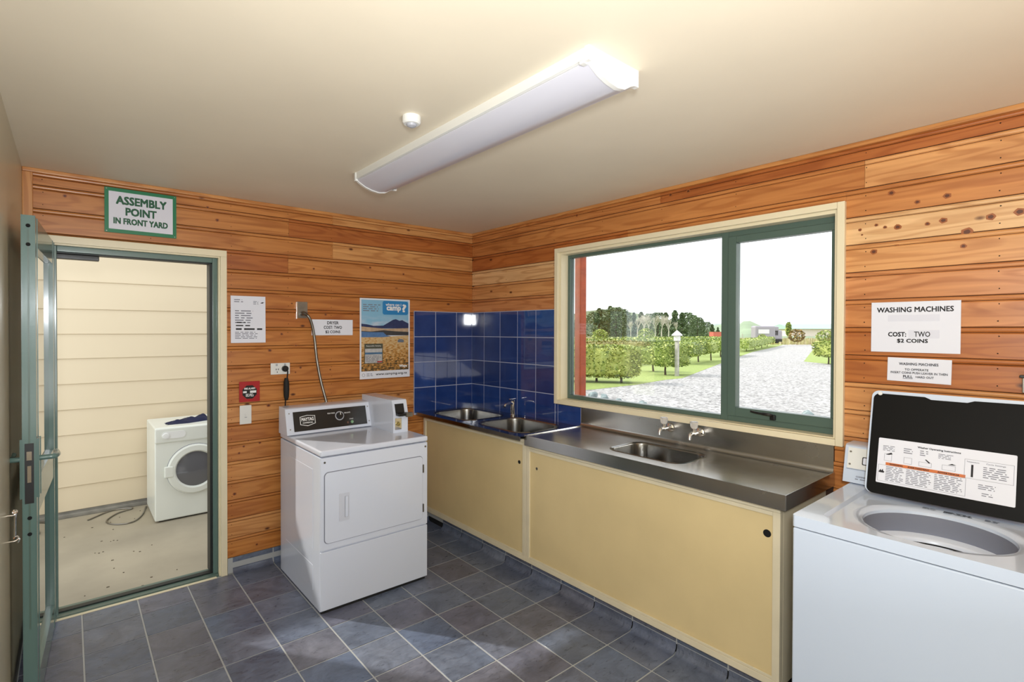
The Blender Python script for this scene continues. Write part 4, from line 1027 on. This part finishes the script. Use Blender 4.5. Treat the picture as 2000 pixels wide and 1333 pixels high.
# crumpled navy cloth on it
bm = bmesh.new(); rn = random.Random(5)
bmesh.ops.create_grid(bm, x_segments=26, y_segments=12, size=.5)
for v in bm.verts:
    u_, v_ = v.co.x*2, v.co.y*2
    hgt = max(0, (1-u_*u_*.9)*(1-v_*v_))*(.018+.022*(u_+1)/2) + .012*math.sin(u_*9+v_*4)*max(0, 1-abs(v_)) + (.03*math.exp(-((u_-.72)/.22)**2))*(1-v_*v_)
    v.co = Vector((-1.92+u_*.165+.01*math.sin(v_*7), 1.66+v_*.10*(1-.35*abs(u_))+.03*u_, .7425+max(0, hgt)))
r = bmesh.ops.extrude_face_region(bm, geom=bm.faces[:]); 
for v in [q for q in r['geom'] if isinstance(q, bmesh.types.BMVert)]: v.co.z = max(.742, v.co.z-.004)
tag(obj('crumpled_cloth', bm, M['navy'], smooth=2), 'crumpled navy cloth lying on the outdoor front loading machine', 'cloth')
bm = tube(spline([(-2.20, 1.98, -.043), (-2.25, 1.75, -.043), (-2.33, 1.6, -.043), (-2.44, 1.62, -.043), (-2.50, 1.75, -.043), (-2.42, 1.92, -.043), (-2.3, 2.0, -.043), (-2.45, 2.04, -.043), (-2.62, 1.88, -.043)], 8), .006, 8)
tag(obj('floor_cable', bm, M['steel_dull']), 'loose grey cable looped on the concrete beside the outdoor machine', 'cable')
bm = bmesh.new(); rn = random.Random(9)
for i in range(26):
    x, y = rn.uniform(-2.78, -2.25), rn.uniform(.2, 1.9); x = x if y > 1.3 else x+rn.uniform(0, .2); r_ = rn.uniform(.003, .008)
    box(x-r_, x+r_, y-r_*.6, y+r_*.6, -.05, -.047, bm=bm)
o = tag(obj('fallen_debris', bm, M['bark']), 'small dark leaf scraps scattered over the concrete', 'debris', kind='stuff')

# ------------------------------------------------------------------ the view through the window
def gz(x, y): return -.1-.0075*x-.0055*y
def at(px, py):
    d = fw+ri*((px-CX)/F)-up*((py-CY)/F)
    t = (-.1-.0075*CAM.x-.0055*CAM.y-CAM.z)/(d.z+.0075*d.x+.0055*d.y)
    return CAM+d*t, t
def sheet_poly(pts, dz, name, m):
    bm = bmesh.new(); a = [bm.verts.new((x, y, gz(x, y)+dz)) for x, y in pts]; b = [bm.verts.new((x, y, gz(x, y)-.1)) for x, y in pts]; n = len(pts)
    bm.faces.new(a); bm.faces.new(b[::-1])
    for i in range(n): bm.faces.new((a[i], a[(i+1) % n], b[(i+1) % n], b[i]))
    return obj(name, bm, m, smooth=0)
m = mat('crushed gravel', S(176, 176, 176), .9); g = G(m)
v = g.n('ShaderNodeTexVoronoi', {'Vector': g.coords(), 'Scale': 16.0})
n = g.n('ShaderNodeTexNoise', {'Vector': g.coords(), 'Scale': 7.0, 'Detail': 8, 'Roughness': .8}).outputs[0]
sep = g.n('ShaderNodeSeparateColor', {0: v.outputs['Color']}).outputs[0]
c1 = g.ramp(sep, [(0, S(128, 126, 126)), (1, S(214, 212, 210)), (.35, S(176, 174, 172))])
c1 = g.mix(c1, g.ramp(n, [(.36, (.5, .5, .52, 1)), (.56, (1.05, 1.05, 1.05, 1))]), .85, 'MULTIPLY')
g.link(c1, g.b.inputs['Base Color']); g.bump(n, .8, .05); M['gravel'] = m
m = mat('lawn', S(120, 150, 60), .9); g = G(m)
n = g.n('ShaderNodeTexNoise', {'Vector': g.coords(), 'Scale': 14.0, 'Detail': 8, 'Roughness': .8}).outputs[0]
g.link(g.ramp(n, [(.35, S(112, 134, 68)), (.65, S(176, 190, 108))]), g.b.inputs['Base Color']); g.bump(n, .6, .03); M['lawn'] = m
M['meadow'] = paint('dry meadow', S(196, 188, 132), .9, .14, .3, .3)
o = struct(sheet_poly([(.12, -60), (400, -60), (400, 300), (-60, 300), (-60, 2.3), (.12, 2.3)], 0, 'ground_meadow', M['meadow']), 'pale dry meadow beyond the hedges', 'ground')
def P2(L): return [tuple(at(x, y)[0][:2]) for x, y in L]
# drive
near = [(.25, 2.2), (.25, -30)]
dl = P2([(1122, 765), (1160, 762), (1240, 753), (1300, 743), (1332, 740), (1420, 706), (1470, 688), (1520, 677), (1546, 668)])
drr = P2([(1600, 668), (1583, 690), (1570, 707), (1660, 716)])
o = struct(sheet_poly([(.2, 2.2)]+dl+drr+[(40, -4), (12, -30), (.2, -30)], .012, 'ground_drive', M['gravel']), 'wide pale gravel drive running away from the window', 'ground')
o = struct(sheet_poly(dl[::-1]+[(.2, 2.25), (-10, 2.4), (-10, 40)]+P2([(1190, 672), (1420, 664)]), .02, 'ground_lawn', M['lawn']), 'mown green lawn left of the gravel drive', 'ground')
o = struct(sheet_poly(drr+P2([(1800, 700), (1700, 672)])[0:2], .024, 'ground_verge', M['lawn']), 'green grass verge right of the gravel drive', 'ground')

def leaves(bm, n, fn, size, rnd, flat=.0):
    for _ in range(n):
        p = Vector(fn()); a = rnd.random()*2*PI; tl = rnd.uniform(-1, 1)
        u_ = Vector((math.cos(a), math.sin(a), tl*.6)).normalized(); v_ = Vector((-math.sin(a)*.6, math.cos(a)*.6, rnd.uniform(.2, 1))).normalized()
        s_ = size*rnd.uniform(.6, 1.3)
        bm.faces.new([bm.verts.new(p+u_*s_*x+v_*s_*y) for x, y in ((-.5, 0), (0, -.35), (.5, 0), (0, .45))])
def hedge_mesh(L, W, Hh, n, seed, size=.06, clear=.3):
    rnd = random.Random(seed); bm = bmesh.new()
    def fn():
        while True:
            x, y, z = rnd.uniform(-1, 1), rnd.uniform(-1, 1), rnd.uniform(-1, 1)
            m_ = max(abs(x)**6+abs(y)**6+abs(z)**6, 1e-6)
            k = m_**(-1/6)*rnd.uniform(.86, 1.03)
            return (x*k*L/2+rnd.gauss(0, .02), y*k*W/2+rnd.gauss(0, .02), clear+(Hh-clear)/2+z*k*(Hh-clear)/2)
    leaves(bm, n, fn, size, rnd)
    box(-L/2*.8, L/2*.8, -W/2*.75, W/2*.75, clear+.08, Hh-.1, .1, 2, bm=bm)
    return bm
def hedge(name, label, pa, pb, hh, n, seed, trunks=2, width=.7, m='hedge', size=.06, clear=.3):
    """a clipped hedge standing between two ground points"""
    a, b = Vector((pa[0], pa[1], 0)), Vector((pb[0], pb[1], 0)); d = b-a; L = d.length; ang = math.atan2(d.y, d.x); mid = (a+b)/2
    t = thing(name, label, 'hedge', (mid.x, mid.y, gz(mid.x, mid.y)), 'clipped hedges along the drive')
    t.rotation_euler.z = ang
    bm = hedge_mesh(L, width, hh, n, seed, size, clear)
    me = bpy.data.meshes.new('foliage'); bm.to_mesh(me); bm.free(); me.materials.append(M[m])
    o = bpy.data.objects.new('foliage', me); COL.objects.link(o); o.parent = t; o['kind'] = 'stuff'
    rn = random.Random(seed)
    for i in range(trunks):
        x = L*(-.5+(i+.5)/trunks)*.85 if trunks > 1 else L*.2
        bm = tube([(x, 0, -.05), (x+rn.uniform(-.04, .04), .02, clear*.6), (x+rn.uniform(-.08, .08), 0, clear+.25)], [.05, .04, .03], 7)
        me = bpy.data.meshes.new('trunk'); bm.to_mesh(me); bm.free(); me.materials.append(M['bark'])
        o = bpy.data.objects.new('trunk', me); COL.objects.link(o); o.parent = t
    return t
def hp(px, py): p, t = at(px, py); return (p.x, p.y)
HED = [
 ('nearest leafy hedge behind the red post', (1085, 745), (1250, 750), 1.30, 6500, 3, 3, 1.1, 'hedge', .085, .2),
 ('round topped hedge just past the nearest hedge', (1258, 728), (1284, 726), 1.15, 900, 4, 1, 1.0, 'hedge', .09, .35),
 ('dark leafy hedge beside the white lamp post', (1285, 735), (1334, 732), 1.35, 1800, 5, 2, 1.0, 'hedge', .09, .38),
 ('pale hedge right of the white lamp post', (1337, 714), (1374, 706), 1.35, 1300, 6, 1, 1.0, 'hedge', .11, .45),
 ('small clipped tree shaped hedge on a single stem', (1376, 708), (1394, 704), 1.35, 700, 7, 1, 1.0, 'hedge', .11, .55),
 ('clipped hedge half hidden by the window mullion', (1396, 700), (1432, 694), 1.45, 900, 8, 2, 1.2, 'hedge', .13, .5),
 ('low hedge in the right pane before the grey camper', (1440, 690), (1506, 677), 1.5, 1800, 9, 4, 1.6, 'hedge', .16, .45),
 ('leafy hedge on the verge at the right end of the window', (1598, 711), (1672, 716), 1.35, 1700, 10, 2, 1.2, 'hedge', .13, .45),
 ('brown tinged hedge row behind the nearest hedge', (1130, 716), (1260, 712), 1.35, 1700, 12, 3, 1.2, 'hedge_dull', .12, .3),
 ('second hedge row further back on the left', (1120, 701), (1330, 696), 1.4, 2200, 13, 4, 1.4, 'hedge', .15, .3),
 ('far hedge row crossing behind the white lamp', (1200, 690), (1425, 684), 1.5, 2600, 14, 4, 1.6, 'hedge', .2, .3),
 ('farthest hedge row before the wire fence', (1120, 682), (1425, 677), 1.5, 2600, 15, 4, 1.8, 'hedge', .26, .3),
]
for lb, a, b, hh, n, sd_, tr, wd, mm, sz, cl in HED:
    hedge('hedge', lb, hp(*a), hp(*b), hh, n, sd_, tr, wd, mm, sz, cl)
# red post with beam outside the window
px0, py0 = .80, -.548
t = thing('verandah_post', 'square red stained timber post outside the left end of the window', 'post', (px0+.05, py0+.05, gz(px0, py0)))
obj('post', box(px0, px0+.08, py0+.008, py0+.078, -.11, 2.62, .006), M['redpost'], t)
obj('beam', box(px0-.01, px0+.11, -6, 2.0, 2.62, 2.80, .006), M['redpost'], t)
# rocks by the drive edge
for i, (x, y, r_, lb) in enumerate(((1576, 823, .14, 'grey green rock on the gravel near the window handle'), (1180, 787, .12, 'brown rock on the gravel just right of the red post'), (1208, 791, .10, 'greenish rock on the gravel second from the red post'), (1256, 797, .11, 'grey rock on the gravel third from the red post'), (1158, 780, .13, 'dark flat rock at the foot of the red post'))):
    p, _ = at(x, y); bm = bmesh.new(); bmesh.ops.create_icosphere(bm, subdivisions=2, radius=r_); rn = random.Random(i)
    for v in bm.verts: v.co = Vector((v.co.x*1.1, v.co.y*.8, v.co.z*(.9+.3*(i == 1)))).xyz*(1+rn.uniform(-.2, .2))+Vector((p.x, p.y, gz(p.x, p.y)+r_*.6))
    tag(obj('rock', bm, M['stone'], smooth=.3), lb, 'rock', 'rocks on the gravel')
# white lamp post
p, _ = at(1322, 736); bx, by, bz = p.x, p.y, gz(p.x, p.y)
t = thing('garden_lamp', 'white capped bollard lamp rising from the hedge beside the drive', 'lamp', (bx, by, bz))
obj('post', box(bx-.065, bx+.065, by-.065, by+.065, bz-.05, bz+1.42, .01), M['post_wood'], t)
obj('lamp_head', lathe([(.10, 1.42), (.13, 1.44), (.13, 1.62), (.10, 1.64), (.0, 1.64)], (bx, by, bz), n=12), M['plastic_w'], t)
obj('cap', lathe([(.0, 1.86), (.04, 1.83), (.19, 1.69), (.21, 1.64), (.0, 1.64)], (bx, by, bz), n=16), M['plastic_w'], t)
# fence with posts
f = thing('wire_fence', 'post and wire fence crossing the meadow behind the hedges', 'fence', (*hp(1300, 668), gz(*hp(1300, 668))))
fw_ = Vector((f.location.x, f.location.y, 0))
def fpt(px, py=667): q = hp(px, py); return Vector((q[0], q[1], gz(*q)))
rn = random.Random(2); fps = []
for px_ in (1117, 1150, 1195, 1200, 1232, 1255, 1285, 1310, 1345, 1357, 1368, 1378, 1392, 1405, 1450, 1470, 1540, 1585, 1625, 1660):
    q = fpt(px_, 666); hh = rn.uniform(2.6, 4.4) if px_ in (1195, 1285, 1345, 1368, 1585) else rn.uniform(1.8, 3.0)
    fps.append(q); obj('fence_post', cyl(q-Vector((0, 0, .2)), q+Vector((0, 0, hh)), .16, n=8), M['post_wood'], f)
for k in range(5):
    bm = tube([q+Vector((0, 0, .4+.45*k)) for q in fps], .018, 4); obj('wire', bm, M['steel_dull'], f)
# trees
def tree_mesh(hh, rad, n, seed, kind):
    rnd = random.Random(seed); bm = bmesh.new()
    def fn():
        while True:
            z = rnd.random()
            R = rad*(1.15-z)**(.9)*(.75+.25*math.sin(z*22+seed)) if kind == 'pine' else rad*(1-abs(z*1.2-.3)**3*.9)
            a = rnd.random()*2*PI; r = R*math.sqrt(rnd.uniform(.25, 1))
            return (r*math.cos(a), r*math.sin(a), hh*(-.02+1.02*z))
    leaves(bm, n, fn, hh*.055, rnd); return bm
def add_mesh(name, bm, m, parent, kind=None):
    me = bpy.data.meshes.new(name); bm.to_mesh(me); bm.free(); me.materials.append(m)
    o = bpy.data.objects.new(name, me); COL.objects.link(o); o.parent = parent
    if kind: o['kind'] = kind
    return o
ORD = 'first second third fourth fifth sixth seventh eighth ninth tenth eleventh twelfth thirteenth fourteenth fifteenth sixteenth seventeenth eighteenth nineteenth twentieth twenty-first twenty-second twenty-third'.split()
protos = []
for i, (hh, rd, mm) in enumerate(((1, .30, 'pine'), (1, .24, 'pine_b'), (1, .38, 'pine'))):
    t = thing('pine_tree', 'dark pine', 'tree', (0, 0, 0), 'dark trees beyond the fence')
    add_mesh('foliage', tree_mesh(1, rd, 2200, i+1, 'pine' if i < 2 else 'round'), M[mm], t, 'stuff')
    add_mesh('trunk', tube([(0, 0, -.02), (0, 0, .5), (0, 0, .9)], [.03, .02, .008], 6), M['bark'], t)
    protos.append(t)
TR = [(1105, 612), (1128, 608), (1160, 611), (1170, 604), (1182, 606), (1192, 600), (1203, 602), (1215, 606), (1224, 610), (1238, 612), (1252, 611), (1270, 614), (1285, 612), (1300, 612), (1318, 608), (1332, 612), (1342, 612), (1352, 617), (1362, 621), (1372, 626), (1381, 630), (1391, 634), (1402, 640)]
rn = random.Random(21); first = [True]*3
for i, (px_, top) in enumerate(TR):
    k = rn.choice((0, 0, 1, 2)); t_ = (116, 150, 133)[i % 3]+rn.uniform(-3, 3)
    d = fw+ri*((px_-CX)/F)-up*((657-CY)/F); b_ = CAM+d*t_; hh = (657-top)/F*t_*1.02
    lb = '%s dark tree from the left in the tree line beyond the fence' % ORD[i]
    if first[k]: o = protos[k]; first[k] = False; o.location = b_; o['label'] = lb
    else: o = copy_tree(protos[k], b_, lb)
    o.scale = (hh*1.25, hh*1.25, hh); o.rotation_euler.z = rn.random()*6
for k in range(3):
    if first[k]:
        for ch in list(protos[k].children): bpy.data.objects.remove(ch)
        bpy.data.objects.remove(protos[k])
# pale bare trees
def bare(seed):
    rnd = random.Random(seed); bm = bmesh.new()
    def br(p, d, L, r, lv):
        e = p+d*L; cyl(p, e, r, r*.65, 4, bm, cap=False)
        if lv == 0: return
        for _ in range(3 if lv > 1 else 4):
            q = (d+Vector((rnd.uniform(-.5, .5), rnd.uniform(-.5, .5), rnd.uniform(-.02, .35)))).normalized()
            br(p+d*L*rnd.uniform(.55, 1), q, L*rnd.uniform(.6, .82), r*.6, lv-1)
    br(Vector((0, 0, 0)), Vector((0, 0, 1)), .24, .02, 5); return bm
bt = thing('bare_tree', 'pale leafless tree', 'tree', (0, 0, 0), 'pale bare trees beyond the fence')
add_mesh('branches', bare(3), M['bark_pale'], bt, 'stuff')
for i, (px_, top) in enumerate(((1232, 620), (1245, 610), (1258, 606), (1268, 604), (1280, 606), (1292, 606), (1306, 610), (1322, 622))):
    t_ = 88+(i % 2)*12; d = fw+ri*((px_-CX)/F)-up*((658-CY)/F); b_ = CAM+d*t_; hh = (658-top)/F*t_*1.25
    lb = '%s pale leafless tree from the left before the dark tree line' % ORD[i]
    o = bt if i == 0 else copy_tree(bt, b_)
    o.location = b_; o['label'] = lb; o.scale = (hh, hh, hh); o.rotation_euler.z = i*1.7
# hills
def hill(name, pts, dist, col, lb):
    bm = bmesh.new(); A_, B_, C_ = [], [], []
    for px_, py_ in pts:
        d = fw+ri*((px_-CX)/F)-up*((py_-CY)/F); q = CAM+d*dist; A_.append(bm.verts.new(q))
        d2 = fw+ri*((px_-CX)/F)-up*((662-CY)/F); q2 = CAM+d2*dist*.8; B_.append(bm.verts.new(q2))
        q3 = CAM+d2*dist*1.3; C_.append(bm.verts.new(q3))
    for i in range(len(pts)-1): bm.faces.new((A_[i], A_[i+1], B_[i+1], B_[i])); bm.faces.new((A_[i+1], A_[i], C_[i], C_[i+1])); bm.faces.new((B_[i], B_[i+1], C_[i+1], C_[i]))
    bm.faces.new((A_[0], B_[0], C_[0])); bm.faces.new((A_[-1], B_[-1], C_[-1]))
    struct(obj(name, bm, paint('hill '+name, col, .9, .12, .02)), lb, 'hill')
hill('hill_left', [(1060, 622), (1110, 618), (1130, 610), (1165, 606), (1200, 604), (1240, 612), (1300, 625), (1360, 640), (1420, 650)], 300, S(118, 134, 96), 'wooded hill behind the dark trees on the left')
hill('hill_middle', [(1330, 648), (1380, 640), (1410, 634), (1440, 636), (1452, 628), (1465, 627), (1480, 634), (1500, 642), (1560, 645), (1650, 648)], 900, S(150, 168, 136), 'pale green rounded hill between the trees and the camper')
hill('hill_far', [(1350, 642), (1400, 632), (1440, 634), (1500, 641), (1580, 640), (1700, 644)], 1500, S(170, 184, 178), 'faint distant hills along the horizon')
# red shed/container at the mullion, camper, green roofed shed
def depth_pt(px_, py_, t_): return CAM+(fw+ri*((px_-CX)/F)-up*((py_-CY)/F))*t_
def oriented(name, label, cat, px_, py_, t_): 
    q = depth_pt(px_, py_, t_); o = thing(name, label, cat, q); o.rotation_euler.z = math.atan2(ri.y, ri.x); return o
def lbox(name, par, x0, x1, y0, y1, z0, z1, m, bev=0):
    o = add_mesh(name, box(x0, x1, y0, y1, z0, z1, bev), m, par); return o
t = oriented('red_container', 'small red container at the far side of the meadow beside the mullion', 'container', 1404, 661, 104)
lbox('body', t, -1.1, 1.2, 0, 2, 0, 1.2, mat('faded red', S(206, 110, 96), .7)); lbox('lid_ridge', t, -1.15, 1.25, -.05, 2.05, 1.2, 1.27, mat('faded red top', S(200, 120, 104), .7))
t = oriented('camper', 'grey camper van parked at the far end of the gravel drive', 'camper', 1503, 671, 88); k = 88/F
lbox('body', t, -28*k, 12*k, 0, 1.6, 6*k, 34*k, M['camper_g'], .25); lbox('cab', t, 8*k, 28*k, .3, 1.5, 6*k, 26*k, M['camper_g'], .3)
lbox('overhang', t, 6*k, 20*k, .2, 1.5, 24*k, 33*k, M['camper_g'], .2)
lbox('rear_window', t, -22*k, -1*k, -.06, .02, 19*k, 27*k, M['white_print']); lbox('side_window', t, 11*k, 19*k, .3, .42, 15*k, 26*k, M['black'], .05)
lbox('skirt', t, -26*k, 26*k, .2, 1.4, 3*k, 8*k, M['black'])
for x in (-16*k, 16*k):
    bm = cyl((x, .1, 3.2*k), (x, .6, 3.2*k), 3.2*k, n=16); add_mesh('wheel', bm, M['rubber'], t)
t = oriented('farm_shed', 'long low pale shed with a light green roof beyond the drive', 'shed', 1610, 657, 150); k = 150/F
lbox('wall', t, -62*k, 120*k, 0, 12, 0, 15*k, M['shedwall'])
bm = prism([(-1.0, 14.5*k), (6, 24*k), (13, 14.5*k), (13, 13.8*k), (-1.0, 13.8*k)], 0, -66*k, 124*k); add_mesh('roof', bm, M['roofgreen'], t)
for (px_, py_, t_, w_, h_, lb, mm) in ((1540, 657, 130, .28, 1.0, 'tall clipped green conifer at the left end of the farm shed', 'hedge'), (1556, 668, 95, .9, .9, 'round reddish shrub below the farm shed', 'shrub_red'), (1612, 668, 90, 1.0, .8, 'low green shrub in front of the farm shed wall', 'hedge'), (1630, 668, 92, .9, .55, 'low reddish shrub in front of the farm shed wall', 'shrub_red'), (1488, 667, 84, .5, .5, 'small leafy bush beside the camper', 'hedge'), (1172, 668, 60, .9, .9, 'low green bush in the dry grass before the dark trees', 'hedge'), (1262, 664, 62, 1.0, .8, 'pale green bush in the dry grass before the bare trees', 'hedge')):
    hh = h_*t_/60; t = oriented('shrub', lb, 'shrub', px_, py_, t_); s_ = w_*t_/60
    rnd = random.Random(px_)
    def fn(): 
        a = rnd.random()*2*PI; z = rnd.random(); r = s_*math.sqrt(max(0.02, 1-(2*z-1)**2))*rnd.uniform(.7, 1)
        return (r*math.cos(a), r*math.sin(a), z*hh*1.6)
    bm = bmesh.new(); leaves(bm, 500, fn, hh*.25, rnd); add_mesh('foliage', bm, M[mm], t, 'stuff')
# dry grass band along the fence
bm = bmesh.new(); rnd = random.Random(77)
for i in range(5000):
    px_ = rnd.uniform(1105, 1660); q = fpt(px_, rnd.uniform(664, 674)); s_ = rnd.uniform(.6, 1.5)
    w_ = .12; a = rnd.uniform(-.3, .3)
    bm.faces.new([bm.verts.new(q+Vector(v)) for v in ((-w_, w_, 0), (w_, -w_, 0), (a+.02, a, s_))])
tag(obj('dry_grass', bm, M['drygrass'], smooth=0), 'band of tall dry grass growing along the wire fence', 'grass', kind='stuff')
